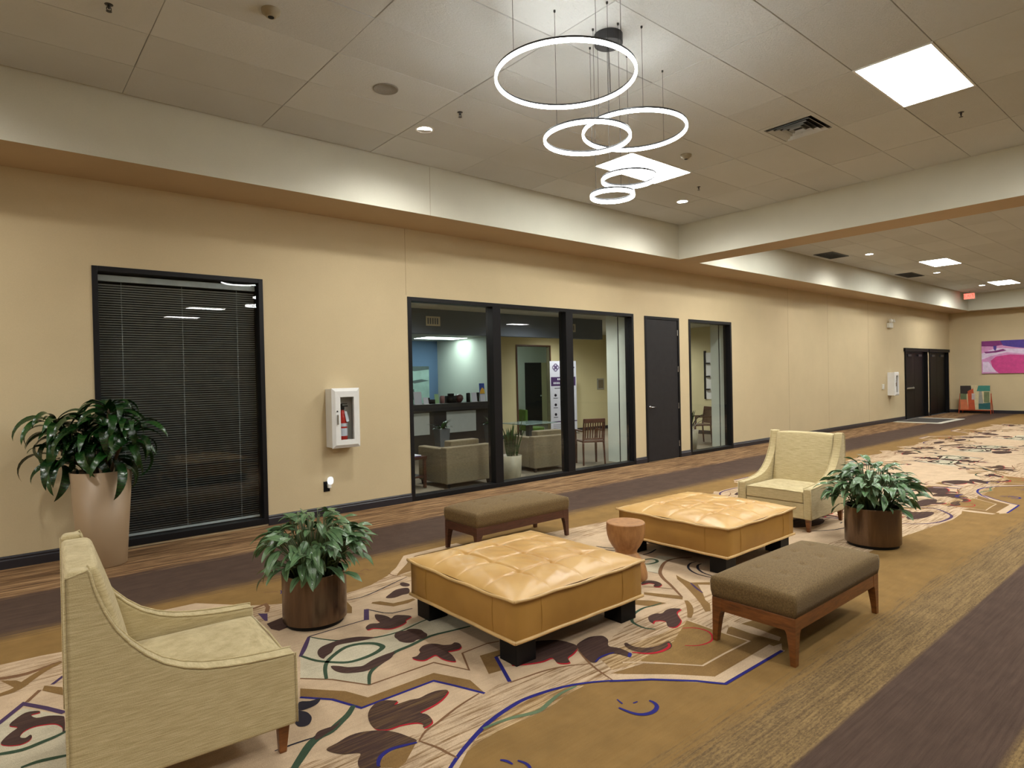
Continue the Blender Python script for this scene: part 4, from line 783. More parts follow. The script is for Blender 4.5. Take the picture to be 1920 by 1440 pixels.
# ------------------------------------------------------------------ armchairs
def armchair(loc, rz, label):
    t = thing('armchair', label, 'armchair', loc, rz, 'pale green upholstered armchairs')
    crv = [(-.325,.962),(-.318,.94),(-.305,.875),(-.276,.79),(-.24,.715),(-.195,.65),(-.145,.595),(-.085,.545),(-.015,.508),(.06,.483),(.14,.468),(.23,.457),(.33,.450),(.425,.446)]
    poly = [(-.402,.13),(-.398,.945),(-.392,.962)] + crv + [(.425,.13)]
    for s_ in (-1, 1):
        a, b = (s_*.315, s_*.40)
        MB().prism(poly, 'y', min(a, b), max(a, b)).build('arm', M['chair'], t, True, 0.016, 3)
        path = [(x, s_*.398, z) for x, z in ([(-.402,.14),(-.402,.3),(-.399,.94)] + crv + [(.425,.3),(.425,.14)])]
        MB().tube(path, .0045, 6).build('piping', M['chair'], t, True)
        MB().tube([(x, s_*.320, z) for x, z in crv], .004, 6).build('piping', M['chair'], t, True)
    # backrest with slightly puffed front
    mb = MB(); NY, NZ = 14, 12
    vs = []
    for j in range(NZ+1):
        q = j/NZ
        for i in range(NY+1):
            y = -.313 + .626*i/NY; c = 1-(2*i/NY-1)**4
            vs.append((-.292+.14*(1-q)+.022*c*math.sin(math.pi*min(1, q*.9+.08)), y, .38+.577*q - (0.012*(1-c) if j == NZ else 0)))
    vb = [(-.40, v[1], v[2]) for v in vs]
    n1 = NY+1; fs = []
    L = len(vs)
    for j in range(NZ):
        for i in range(NY):
            k = j*n1+i; fs.append((k, k+1, k+n1+1, k+n1)); fs.append((L+k, L+k+n1, L+k+n1+1, L+k+1))
    for i in range(NY): fs.append((i, L+i, L+i+1, i+1)); k = NZ*n1+i; fs.append((k, k+1, L+k+1, L+k))
    for j in range(NZ): k = j*n1; fs.append((k, k+n1, L+k+n1, L+k)); k += NY; fs.append((k, L+k, L+k+n1, k+n1))
    mb.add(vs+vb, fs).build('backrest', M['chair'], t, True, 0.02, 3)
    MB().box(-.395, .405, -.316, .316, .13, .292).build('seat_base', M['chair'], t, True, 0.012, 3)
    # seat cushion
    mb = MB(); NX = 16; vs = []
    for i in range(NX+1):
        for j in range(NY+1):
            x = -.21+.625*i/NX; y = -.309+.618*j/NY; c = (1-(2*i/NX-1)**6)*(1-(2*j/NY-1)**6); vs.append((x, y, .408+.024*c))
    lo = [(v[0], v[1], .296) for v in vs]; L = len(vs); fs = []
    for i in range(NX):
        for j in range(NY): k = i*n1+j; fs.append((k, k+n1, k+n1+1, k+1)); fs.append((L+k, L+k+1, L+k+n1+1, L+k+n1))
    for j in range(NY): fs.append((j, j+1, L+j+1, L+j)); k = NX*n1+j; fs.append((k, L+k, L+k+1, k+1))
    for i in range(NX): k = i*n1; fs.append((k, L+k, L+k+n1, k+n1)); k += NY; fs.append((k, k+n1, L+k+n1, L+k))
    cu = mb.add(vs+lo, fs).build('seat_cushion', M['chair'], t, True, 0.014, 3)
    MB().tube([(.412, -.30, .405), (.416, 0, .412), (.412, .30, .405)], .005, 6).build('piping', M['chair'], cu, True)
    for sx_ in (-1, 1):
        for sy in (-1, 1):
            MB().taper(sx_*.375, sy*.345, .030, .030, 0, .05, .05, .135, dx=sx_*(.012 if sx_ < 0 else -.004)).build('leg', M['cherry'], t, False, 0.002)
    return t
armchair((0.625, 3.165, 0), math.radians(-3.6), 'pale green armchair seen from its side, nearest the camera at left')
armchair((6.755, 3.285, 0), math.pi, 'pale green armchair facing left, behind the far tufted ottoman')
# ------------------------------------------------------------------ leather ottomans
def ottoman(loc, label):
    t = thing('tufted_ottoman', label, 'ottoman', loc, 0, 'square tan leather ottomans')
    H_ = .558; z0, z1 = .148, .382
    # side walls slightly bowed, in upholstery panels
    mb = MB(); n = 12
    def ring(z, bow): 
        pts = []
        for (ax, ay, bx, by) in ((-1,-1,1,-1),(1,-1,1,1),(1,1,-1,1),(-1,1,-1,-1)):
            for k in range(n):
                q = k/n; x = ax+(bx-ax)*q; y = ay+(by-ay)*q; c = math.sin(math.pi*q)**.7
                nx, ny = ((0,-1),(1,0),(0,1),(-1,0))[((-1,-1,1,-1),(1,-1,1,1),(1,1,-1,1),(-1,1,-1,-1)).index((ax,ay,bx,by))]
                pts.append((x*H_+nx*bow*c, y*H_+ny*bow*c, z))
        return pts
    rows = [ring(z0+(z1-z0)*q, .012*math.sin(math.pi*q)) for q in (0, .2, .4, .6, .8, 1)]
    N = 4*n; vs = [p for r_ in rows for p in r_]
    mb.add(vs, [(j*N+i, j*N+(i+1)%N, (j+1)*N+(i+1)%N, (j+1)*N+i) for j in range(5) for i in range(N)])
    mb.add(rows[0], [tuple(range(N))[::-1]])
    body = mb.build('ottoman_body', M['leather_shaded'], t, True)
    for e in body.data.edges: pass
    # vertical seams
    for (nx, ny) in ((0,-1),(-1,0),(1,0),(0,1)):
        for q in (-.36, .36):
            x = nx*(H_+.0115) + (q if nx == 0 else 0); y = ny*(H_+.0115) + (q if ny == 0 else 0)
            MB().tube([(x-nx*.012, y-ny*.012, z0), (x-nx*.002, y-ny*.002, z0+.08), (x-nx*.002, y-ny*.002, z1-.08), (x-nx*.012, y-ny*.012, z1)], .0022, 5).build('seam', M['leather_shaded'], t)
    # tufted cushion top
    NG = 150; HT = .570; mb = MB(); vs = []
    def hgt(x, y):
        u, v = x/HT, y/HT
        e = (1-abs(u)**5)*(1-abs(v)**5)
        edge = (1-max(0,abs(u))**14)*(1-max(0,abs(v))**14)
        h_ = .046*e*(1-.15*(u*u+v*v)) + .016*edge
        s_ = .280
        def crease(a, along):
            k = round(a/s_); d = abs(a-k*s_); 
            if abs(k) > 1: return 0
            lim = .33
            fade = 1.0 if abs(along) < lim else max(.38, 1-(abs(along)-lim)/.14)
            return math.exp(-(d/.0075)**2)*fade*.75 + math.exp(-(d/.030)**2)*fade*.35
        cr = .015*max(crease(x, y), crease(y, x))
        kx, ky = max(-1, min(1, round(x/s_))), max(-1, min(1, round(y/s_)))
        d = math.hypot(x-kx*s_, y-ky*s_)
        bt = .014*math.exp(-(d/.020)**2) + .010*math.exp(-(d/.055)**2)
        wr = .0016*math.sin(31*x+9*math.sin(7*y))*e + .0012*math.sin(27*y+8*math.sin(9*x+1))*e
        return h_ - (cr+bt)*min(1, e*2.2) + wr
    for i in range(NG+1):
        for j in range(NG+1):
            x = -HT+2*HT*i/NG; y = -HT+2*HT*j/NG; vs.append((x, y, z1+.008+hgt(x, y)))
    n1 = NG+1
    mb.add(vs, [(i*n1+j, (i+1)*n1+j, (i+1)*n1+j+1, i*n1+j+1) for i in range(NG) for j in range(NG)])
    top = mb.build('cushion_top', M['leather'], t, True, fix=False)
    for a in (-1, 0, 1):
        for b in (-1, 0, 1):
            z = z1+.008+hgt(a*.280, b*.280)
            MB().lathe([(0, .005), (.008, .004), (.013, 0), (.013, -.004)], 14).build('button', M['leather'], t, True, loc=(a*.280, b*.280, z))
    for z, rr, HH in ((z1+.006, .0095, .575), (z0+.004, .011, .565)):
        for (a, b) in (((-1,-1),(1,-1)), ((1,-1),(1,1)), ((1,1),(-1,1)), ((-1,1),(-1,-1))):
            P = []
            for k in range(21):
                q = k/20; wob = (.0035 if z > .2 else .0012)*math.sin(q*19+a[0]*3+b[1])
                P.append(((a[0]+(b[0]-a[0])*q)*HH, (a[1]+(b[1]-a[1])*q)*HH, z+wob - (.010*math.sin(math.pi*q) if z > .2 else 0)*0.9))
            MB().tube(P, rr, 8).build('welt', M['welt'], t, True)
    for sx_ in (-1, 1):
        for sy in (-1, 1): MB().box(sx_*.455-.075, sx_*.455+.075, sy*.455-.075, sy*.455+.075, 0, z0).build('foot', M['black'], t, False, 0.003)
    MB().box(-.46, .46, -.46, .46, z0-.05, z0).build('base_frame', M['black'], t)
    return t
ottoman((2.795, 3.235, 0), 'square tan leather tufted ottoman nearest the camera, in front of the wooden stool')
ottoman((5.085, 3.30, 0), 'square tan leather tufted ottoman farther back, before the far armchair')
# ------------------------------------------------------------------ benches
def bench(loc, rz, label, mat_w):
    t = thing('upholstered_bench', label, 'bench', loc, rz, 'brown upholstered benches')
    L, D = .592, .262; NX, NY = 60, 28; mb = MB()
    B = [(x, y) for x in (-.36, -.12, .12, .36) for y in (-.085, .085)]
    zt = .415
    def P(u, v):   # rounded pillow top
        ex = (1-abs(u)**10); ey = (1-abs(v)**7)
        x, y = u*L, v*D
        z = zt+.030*(1-abs(u)**4)*(1-abs(v)**3) - .022*(1-min(ex, ey))
        for bx, by in B: z -= .010*math.exp(-(((x-bx)/.022)**2+((y-by)/.022)**2)) + .004*math.exp(-(((x-bx)/.05)**2+((y-by)/.03)**2))
        return (x, y, z)
    vs = [P(2*i/NX-1, 2*j/NY-1) for i in range(NX+1) for j in range(NY+1)]; n1 = NY+1
    fs = [(i*n1+j, (i+1)*n1+j, (i+1)*n1+j+1, i*n1+j+1) for i in range(NX) for j in range(NY)]
    per = [i*n1 for i in range(NX+1)] + [NX*n1+j for j in range(1, NY+1)] + [i*n1+NY for i in range(NX-1, -1, -1)] + [j for j in range(NY-1, 0, -1)]
    base = len(vs); K = len(per)
    for q, (zz, g_) in enumerate(((.36, .005), (.31, .003), (.27, -.004))):
        for k in per: vs.append((vs[k][0]*(1+g_/L), vs[k][1]*(1+g_/D), zz))
    ringi = [per] + [[base+q*K+k for k in range(K)] for q in range(3)]
    for q in range(3):
        for k in range(K): fs.append((ringi[q][k], ringi[q+1][k], ringi[q+1][(k+1)%K], ringi[q][(k+1)%K]))
    fs.append(tuple(ringi[3]))
    mb.add(vs, fs).build('cushion', M['bench_fab'], t, True)
    for bx, by in B: MB().lathe([(0, .003), (.007, .002), (.009, -.003)], 10).build('button', M['bench_fab'], t, True, loc=(bx, by, P(bx/L, by/D)[2]))
    a, b = .192, .270
    for s_ in (-1, 1):
        MB().box(-.53, .53, s_*.245-.011, s_*.245+.011, a, b).build('apron', mat_w, t, False, 0.002)
        MB().box(s_*.58-.011, s_*.58+.011, -.2, .2, a, b).build('apron', mat_w, t, False, 0.002)
    for sx_ in (-1, 1):
        for sy in (-1, 1):
            x, y = sx_*.562, sy*.230; w_ = .062
            o_ = (sx_*.593, sy*.258)
            # tapered leg with straight outer corner and curved inner faces
            secs = [(0, .036), (.06, .042), (.12, .050), (.175, .060), (.20, .075), (.27, .080)]
            vv = []
            for z, ww in secs:
                for cx_, cy_ in ((0,0),(1,0),(1,1),(0,1)): vv.append((o_[0]-sx_*ww*cx_, o_[1]-sy*ww*cy_*.85, z))
            ff = [(0,1,2,3), (20,21,22,23)] + [(4*k+i, 4*k+(i+1)%4, 4*k+4+(i+1)%4, 4*k+4+i) for k in range(5) for i in range(4)]
            MB().add(vv, ff).build('leg', mat_w, t, False, 0.002)
    return t
bench((3.985, 1.905, 0), 0, 'brown fabric bench with reddish wooden frame at right, nearest the dark carpet', M['cherry'])
bench((3.99, 4.84, 0), 0, 'brown fabric bench with dark wooden frame behind the near ottoman, on the storefront side', M['darkwood'])
# ------------------------------------------------------------------ wooden stool
t = thing('wooden_stool', 'small round hourglass wooden stool between the two leather ottomans', 'stool', (3.95, 3.30, 0))
MB().lathe([(0, .0), (.165, 0), (.168, .012), (.166, .045), (.155, .095), (.134, .14), (.103, .182), (.086, .208), (.092, .232), (.115, .262), (.138, .305), (.151, .35), (.156, .40), (.155, .446), (.150, .452), (0, .452)], 56).build('stool_body', M['stool'], t, True, 0.002)
# ------------------------------------------------------------------ plants
def leaf_mesh(name, L, wd_, bend, mat, pet=0.0, fold=.25, tipw=2.2, n=9, wav=0.0):
    vs, fs, uv = [], [], []; x = z = 0.0; ang = 0.0; prev = 0
    pts = []
    for i in range(n+1):
        q = i/n; pts.append((x, z, ang)); ang = -bend*(q**1.2); x += L/n*math.cos(ang); z += L/n*math.sin(ang)
    for i, (x, z, an) in enumerate(pts):
        q = i/n
        if q < pet: w_ = .006
        else:
            r_ = (q-pet)/(1-pet); w_ = wd_*.5*(math.sin(math.pi*min(1, r_**.75))**.8)*(1 if tipw > 2 else 1) if r_ < 1 else 0
            w_ = max(w_, .0008)
        nx, nz = -math.sin(an), math.cos(an)
        for v in (-1, 0, 1):
            lift = fold*w_*abs(v) + wav*w_*math.sin(9*q+v*2)*abs(v)
            vs.append((x+nx*lift, v*w_, z+nz*lift)); uv.append((q, .5+.5*v))
    for i in range(n):
        for j in range(2): k = i*3+j; fs.append((k, k+3, k+4, k+1))
    mb = MB().add(vs, fs); mb.uv = uv; o = mb.build(name, mat, None, True, fix=False); me = o.data; bpy.data.objects.remove(o); return me
def add_leaf(me, parent, loc, az, el, roll=0, s_=1.0, name='leaf'):
    o = bpy.data.objects.new(name, me); COL.objects.link(o); o.parent = parent; o.location = loc
    o.rotation_euler = (roll, -el, az); o.scale = (s_, s_, s_); return o
AG = [leaf_mesh('leaf', L, w_, b, M['aglao'], .0, .3, wav=.15) for L, w_, b in ((.16, .058, .75), (.19, .062, 1.0), (.14, .054, .6), (.18, .054, 1.2))]
def aglaonema(loc, R, h, label, seed, spread=1.0):
    rnd = random.Random(seed)
    t = thing('potted_plant', label, 'plant', loc, 0, 'leafy plants in bronze cylinder planters')
    MB().lathe([(R-.022, 0), (R-.022, .03)], 48).build('plinth', M['black'], t)
    MB().lathe([(R-.02, .028), (R, .030), (R+.001, h), (R-.012, h), (R-.014, h-.07)], 64).build('planter', M['bronze'], t, False, 0.002)
    for p in bpy.data.objects[t.children[-1].name].data.polygons: p.use_smooth = True
    MB().lathe([(0, h-.06), (R-.013, h-.065)], 32).build('soil', M['soil'], t)
    st = MB(); n = 230
    for k in range(n):
        a = rnd.uniform(0, 2*math.pi); lay = rnd.random()
        top = lay > .30
        if top: rr = .02+.30*math.sqrt(rnd.random()); zz = h+.40-1.25*rr**1.6+rnd.uniform(-.09, .03); el = rnd.uniform(-.15, .8)-rr*1.2
        else: rr = rnd.uniform(.12, .29); zz = h+rnd.uniform(.0, .24); el = rnd.uniform(-.8, .2)
        rr *= spread
        x, y = rr*math.cos(a), rr*math.sin(a); r0 = rnd.uniform(0, R*.6)
        az = a+rnd.gauss(0, .45)
        st.tube([(r0*math.cos(a), r0*math.sin(a), h-.07), (x*.55+r0*.3*math.cos(a), y*.55+r0*.3*math.sin(a), h+(zz-h)*.55), (x, y, zz)], [.006, .004, .003], 5)
        add_leaf(rnd.choice(AG), t, (x, y, zz), az, el, rnd.gauss(0, .35), rnd.uniform(.75, 1.12))
    o = st.build('stem', M['stem'], t, True)
    return t
aglaonema((1.70, 4.175, 0), .212, .352, 'leafy silver-green plant in a bronze cylinder planter beside the near armchair', 3)
aglaonema((6.36, 2.33, 0), .236, .365, 'leafy silver-green plant in a bronze cylinder planter at right by the far armchair', 11, 1.05)
DR = [leaf_mesh('leaf', L, w_, b, M['dracena'], 0, .35, n=12, wav=.12) for L, w_, b in ((.42, .082, 2.1), (.48, .088, 2.4), (.36, .076, 1.8), (.32, .066, 1.3), (.46, .084, 2.8))]
def tall_plant(loc, label):
    rnd = random.Random(5)
    t = thing('tall_potted_plant', label, 'plant', loc)
    h = .87
    MB().lathe([(0, 0), (.182, 0), (.188, .01), (.246, h), (.234, h), (.230, h-.08)], 64).build('planter', M['tanpot'], t, True)
    for e in t.children[-1].data.polygons: e.use_smooth = True
    MB().lathe([(0, h-.05), (.233, h-.06)], 32).build('soil', M['soil'], t)
    rv = (math.cos(math.radians(40)), -math.sin(math.radians(40)))
    cl = [(-.40, -.02, .46, 30), (.08, .0, .58, 32), (-.16, .04, .44, 26), (.20, .08, .40, 24), (-.24, .12, .30, 20), (-.30, -.10, .20, 16), (.16, -.06, .22, 14)]
    cane = MB()
    for off, back, hh, cnt in cl:
        cx, cy = off*rv[0]+back*.6, off*rv[1]-back*.77-.05
        cane.tube([(cx*.25, cy*.25, h-.06), (cx*.6, cy*.6, h+hh*.45), (cx, cy, h+hh)], [.017, .015, .012], 8)
        for k in range(cnt):
            q = k/cnt; a = k*2.399+rnd.uniform(-.3, .3); el = 1.15-1.35*(1-q)-rnd.uniform(0, .2)
            z = h+hh-.16*(1-q); me = rnd.choice(DR); s_ = rnd.uniform(.75, 1.05)*(1.0 if q < .8 else .8)
            reach = loc[1]+cy+math.sin(a)*.46*s_
            if reach > W-.04:
                a = -a if math.sin(-a) < 0 else a+math.pi
            add_leaf(me, t, (cx+.01*math.cos(a), cy+.01*math.sin(a), z), a, el, rnd.gauss(0, .35), s_)
    cane.build('cane', M['cane'], t, True)
    return t
tall_plant((0.80, 6.86, 0), 'tall taupe planter with drooping dark green strap leaves by the left window')
# ------------------------------------------------------------------ end wall picture and art stand
t = thing('canvas_picture', 'pink and violet canvas picture on the end wall at the right edge', 'picture', (X1, 5.72, 1.42))
hw = .62
MB().box(-.045, 0, -hw, hw, 0, 1.16).build('canvas', simple('canvas_pink', rgb(214, 150, 200), .7), t)
def flat(parent, name, pts, mat, x, y0, z0): MB().prism([(y0+a, z0+b) for a, b in pts], 'x', x-.0012, x).build(name, mat, parent)
pk = simple('paint_deep_pink', rgb(206, 70, 140), .7); vi = simple('paint_violet', rgb(80, 60, 150), .7); pw = simple('paint_pale', rgb(226, 206, 232), .7); pm = simple('paint_magenta', rgb(130, 50, 120), .7)
flat(t, 'paint_area', [(-hw, .0), (.12, 0), (.3, .2), (.36, .45), (.2, .60), (-.2, .66), (-hw, .62)], pk, -.0462, 0, 0)
flat(t, 'paint_area', [(-hw, 1.16), (-hw, .86), (-.35, .90), (.0, .98), (.08, 1.16)], vi, -.0462, 0, 0)
flat(t, 'paint_area', [(.08, 1.16), (.0, 1.0), (.3, .96), (hw, .98), (hw, 1.16)], pm, -.0462, 0, 0)
flat(t, 'paint_area', [(-hw, .66), (-.1, .74), (.35, .62), (hw, .5), (hw, .72), (.2, .9), (-.3, .86), (-hw, .84)], pw, -.0462, 0, 0)
flat(t, 'paint_area', [(-.1, .80), (.2, .74), (.5, .72), (.55, .78), (.25, .80), (0, .86)], pm, -.0476, 0, 0)
flat(t, 'paint_area', [(.18, .98), (.28, .98), (.27, .86), (.22, .80), (.19, .86)], vi, -.0476, 0, 0)
flat(t, 'paint_area', [(.2, .05), (hw-.03, .05), (hw-.03, .42), (.42, .42)], pw, -.0476, 0, 0)
t = thing('art_display_stand', 'orange metal stand holding a multicoloured art panel below the end wall', 'art stand', (27.05, 6.45, 0))
hw = .44
MB().prism([(-hw, .14), (hw, .14), (hw, 1.02), (-hw, 1.02)], 'x', -.03, .0).build('art_panel', simple('panel_cream', rgb(206, 190, 150), .6), t)
cols = [rgb(52, 44, 40), rgb(190, 84, 48), rgb(60, 130, 116), rgb(196, 180, 176), rgb(210, 120, 80), rgb(110, 120, 84), rgb(40, 96, 96), rgb(150, 150, 140)]
ms = [simple('art_paint_%s' % w_, c, .6) for w_, c in zip(('dark', 'rust', 'teal', 'grey', 'coral', 'moss', 'deep_teal', 'stone'), cols)]
for k, (pts, mi) in enumerate([([(.1,.78),(.44,.60),(.44,1.0),(.12,1.0)],0), ([(.0,.14),(.2,.14),(.22,.8),(.05,.9)],1), ([(-.44,.8),(-.05,.8),(-.1,1.0),(-.44,1.0)],2), ([(.2,.14),(.44,.14),(.44,.5),(.25,.55)],4), ([(.25,.5),(.44,.5),(.44,.72),(.25,.7)],5),
        ([(-.44,.16),(-.1,.16),(-.1,.36),(-.44,.4)],6), ([(-.42,.4),(-.26,.4),(-.26,.78),(-.42,.78)],5), ([(.0,.5),(.1,.5),(.1,.72),(.0,.72)],3), ([(-.24,.36),(-.1,.36),(-.12,.8),(-.2,.8)],7)]):
    flat(t, 'painted_area', pts, ms[mi], -.0315-.0003*k, 0, 0)
for s_ in (-1, 1):
    MB().tube([(-.12, s_*.47, 0), (.02, s_*.46, .72)], .012, 6).build('stand_leg', M['orange'], t)
    MB().tube([(.28, s_*.45, 0), (.04, s_*.45, .70)], .012, 6).build('stand_leg', M['orange'], t)
MB().tube([(-.10, -.47, .12), (-.10, .47, .12)], .012, 6).build('stand_rail', M['orange'], t)

# ------------------------------------------------------------------ office behind the storefront
YB = 13.0
struct(MB().box(3.3, 17.2, W, 16.7, -0.1, -0.001).box(3.36, 15.0, W+T, 16.7, -0.001, 0).build('floor_office', M['officefloor']))
mb = MB(); T2 = .12
mb.box(8.85, 11.14, YB, YB+T2, 0, 2.9).box(12.36, 15.0, YB, YB+T2, 0, 2.9).box(11.14, 12.36, YB, YB+T2, 2.50, 2.9)
struct(mb.build('wall_office_back', M['officewall']))
struct(MB().box(14.9, 15.02, W+T, YB, 0, 2.9).build('wall_office_right', M['officewall']))
struct(MB().box(3.36, 3.48, W+T, 13.4, 0, 2.9).build('wall_office_left', M['officewall']))
struct(MB().box(3.48, 8.75, 13.3, 13.42, 0, 2.7).build('wall_office_reception', M['officeblue']))
struct(MB().box(8.75, 8.85, 11.0, 13.4, 0, 2.62).box(8.75, 8.85, 9.65, 13.4, 2.62, 2.9).build('wall_office_partition', M['officewhite']))
struct(MB().box(9.115, 9.20, W+T, 8.0, 0, 2.9).build('wall_office_return', M['officewhite']))
MB().box(9.108, 9.116, 7.70, 7.715, 0, 2.9).build('panel_joint', M['black'], bpy.data.objects['wall_office_return'])
struct(MB().box(12.45, 12.53, W+T, 7.86, 0, 2.9).build('wall_office_return_2', M['officewhite'])); bpy.data.objects['wall_office_return_2'].name = 'trim_5'
MB().box(12.443, 12.451, 7.64, 7.655, 0, 2.9).build('panel_joint', M['black'], bpy.data.objects['trim_5'])
struct(MB().box(3.36, 15.0, W+T, 9.5, 2.9, 3.0).box(8.80, 15.0, 9.5, 16.7, 2.9, 3.0).build('ceiling_office', M['officeceil']))
struct(MB().box(3.48, 8.80, 9.65, 13.4, 2.60, 2.66).build('ceiling_office_low', M['officeceil']))
struct(MB().box(3.48, 10.7, 9.5, 9.65, 2.46, 2.9).build('trim_6', M['bulk']), 'grey bulkhead across the office')
struct(MB().box(8.85, 15.0, 15.95, 16.07, 0, 2.9).box(15.0, 15.1, YB, 16.07, 0, 2.9).box(10.6, 10.7, YB+T2, 15.95, 0, 2.9).build('wall_office_far', M['officewhite']))
mb = MB().box(8.85, 11.14, YB-.012, YB, 0, .1).box(12.36, 14.9, YB-.012, YB, 0, .1).box(14.888, 14.9, 8.0, YB, 0, .1); struct(mb.build('baseboard_office', M['base']))
d = bpy.data.objects.new('door_4', None); COL.objects.link(d); d.location = (11.14, YB-.02, 0); d['kind'] = 'structure'
MB().box(-.04, .0, 0, .15, 0, 2.54).box(1.22, 1.26, 0, .15, 0, 2.54).box(0, 1.22, 0, .15, 2.50, 2.54).build('door_frame', M['darkwood'], d)
d = bpy.data.objects.new('door_5', None); COL.objects.link(d); d.location = (14.0, 15.93, 0); d['kind'] = 'structure'
MB().box(0, .75, 0, .04, 0, 2.14).build('door_leaf', M['door'], d); MB().box(.64, .70, -.04, 0, .98, 1.02).build('door_handle', M['chrome'], d)
MB().box(.75, 1.0, 0.0, .03, 0, 2.14).build('side_panel', M['officewall'], d)
def olight(x, y, z, w_, d_, label):
    t = thing('office_ceiling_light', label, 'light', (x, y, z))
    MB().box(0, w_, 0, d_, -.012, 0).box(-.02, w_+.02, -.02, d_+.02, -.006, 0).build('frame', M['white'], t)
    MB().box(.01, w_-.01, .01, d_-.01, -.016, -.012).build('diffuser', M['offpanel'], t)
olight(7.55, 11.85, 2.60, 1.1, .6, 'bright office ceiling panel above the reception desk')
olight(11.6, 14.4, 2.9, 1.2, .6, 'unseen ceiling panel added to brighten the room beyond the inner doorway')  # unseen panel, added to brighten the far room
def office_fill(x, y, p):  # unseen lamps added to lift the dark front of the office
    downlight(x, y, 'small downlight added to brighten the front office, hidden above the glass', 'added front office lights', p, 2.899, .06)
office_fill(5.2, 8.4, 55); office_fill(8.2, 8.5, 55); office_fill(11.6, 9.8, 60); office_fill(13.6, 10.5, 70); office_fill(12.2, 12.0, 50)
for x, lab in ((6.02, 'square air grille on the left of the grey office bulkhead'), (9.52, 'square air grille on the right of the grey office bulkhead')):
    t = thing('wall_vent', lab, 'vent', (x, 9.5, 2.60)); MB().box(0, .30, -.012, 0, 0, .17).build('frame', M['offwhite'], t)
    for k in range(5): MB().box(.03+.05*k, .055+.05*k, -.016, -.012, .03, .14).build('louvre', M['bulk'], t)
# reception desk
t = thing('reception_desk', 'dark reception counter with pale front panels inside the office', 'counter', (6.3, 10.9, 0))
MB().box(0, 2.42, 0, .6, .98, 1.13).build('countertop', M['lamblack'], t, False, .004)
MB().box(.12, 2.40, .14, .55, 0, .98).build('desk_body', M['lamblack'], t)
for a, b in ((.30, .72), (1.15, 1.92)): MB().box(a, b, .12, .14, .50, .95).build('front_panel', M['lamwhite'], t)
def card(x, w_, h_, label, mat, nm='counter_card', lean=.03, y=11.05, cat='card', extra=None):
    t = thing(nm, label, cat, (x, y, 1.13))
    MB().add([(-w_/2, 0, 0), (w_/2, 0, 0), (w_/2, lean, h_), (-w_/2, lean, h_), (-w_/2, .006, 0), (w_/2, .006, 0), (w_/2, lean+.006, h_), (-w_/2, lean+.006, h_)], [(0,1,2,3),(7,6,5,4),(0,4,5,1),(1,5,6,2),(2,6,7,3),(3,7,4,0)]).build('card', mat, t)
    MB().box(-w_/2, w_/2, -.03, .05, -.0, .006).build('card_base', M['white'], t)
    if extra: extra(t)
    return t
card(6.78, .18, .26, 'white card standing at the left end of the reception counter', M['paper'])
card(6.93, .12, .14, 'small white card in a black holder on the reception counter', M['paper'], y=10.98)
card(7.24, .10, .20, 'narrow green and white card on the reception counter', simple('green_card', rgb(150, 190, 140), .5))
card(8.22, .14, .20, 'plain white card left of the tall poster on the counter', M['paper'])
card(8.72-.12, .09, .26, 'white tablet-like frame at the right end of the counter', M['paper'])
t = card(8.44, .14, .40, 'tall blue and yellow poster card on the reception counter', simple('poster_blue', rgb(50, 80, 170), .5), 'poster_card', .03, cat='poster')
MB().prism([(-.07, .17), (.07, .17), (.05, .27), (0, .31), (-.05, .25)], 'y', .008, .011).build('printed_area', simple('poster_yellow', rgb(230, 180, 60), .5), t)
MB().prism([(-.07, .0), (.07, .0), (.07, .16), (-.07, .16)], 'y', -.003, -.001).build('printed_area', M['paper'], t)
def small(nm, x, mk, label, cat, mat, y=11.1):
    t = thing(nm, label, cat, (x, y, 1.13)); mk().build('body', mat, t, True); return t
small('desk_phone', 7.08, lambda: MB().box(-.09, .09, -.08, .08, 0, .09).box(-.08, -.04, -.08, .09, .09, .13), 'dark desk phone on the reception counter', 'phone', M['black'])
small('decorative_jar', 7.40, lambda: MB().lathe([(0, 0), (.05, 0), (.055, .12), (.04, .16), (0, .16)], 16), 'pinkish jar on the reception counter', 'jar', simple('pink_glaze', rgb(150, 110, 110), .3))
small('dark_box', 7.62, lambda: MB().box(-.10, .10, -.08, .08, 0, .15).box(-.05, .05, -.05, .05, .15, .20), 'dark box with a raised top on the middle of the counter', 'box', M['black'])
small('round_vase', 7.83, lambda: MB().lathe([(0, 0), (.05, 0), (.10, .08), (.09, .14), (.04, .18), (0, .18)], 18), 'round dark red vase on the reception counter', 'vase', simple('dark_red_glaze', rgb(84, 46, 46), .3))
small('black_bottle', 8.08, lambda: MB().lathe([(0, 0), (.045, 0), (.045, .19), (.03, .2), (0, .2)], 16), 'black upright speaker-like bottle on the reception counter', 'bottle', M['black'])
small('black_cup', 8.34, lambda: MB().lathe([(0, 0), (.035, 0), (.04, .2), (0, .2)], 14), 'slim black container beside the tall poster', 'container', M['black'])
# framed print on the blue wall
t = thing('wall_print', 'pale green landscape print on the blue office wall', 'picture', (7.75, 13.3, 1.05))
MB().box(0, .72, -.03, 0, 0, .92).build('print_canvas', simple('pale_teal_paint', rgb(170, 198, 190), .6, scale=4, vary=.15), t)
MB().prism([(0, .86), (.3, .80), (.72, .84), (.72, .92), (0, .92)], 'y', -.032, -.03).prism([(.1, .55), (.3, .5), (.72, .56), (.5, .6)], 'y', -.032, -.03).prism([(.18, .1), (.3, .1), (.28, .36), (.22, .36)], 'y', -.032, -.03).build('painted_area', simple('slate_paint', rgb(90, 104, 104), .6), t)
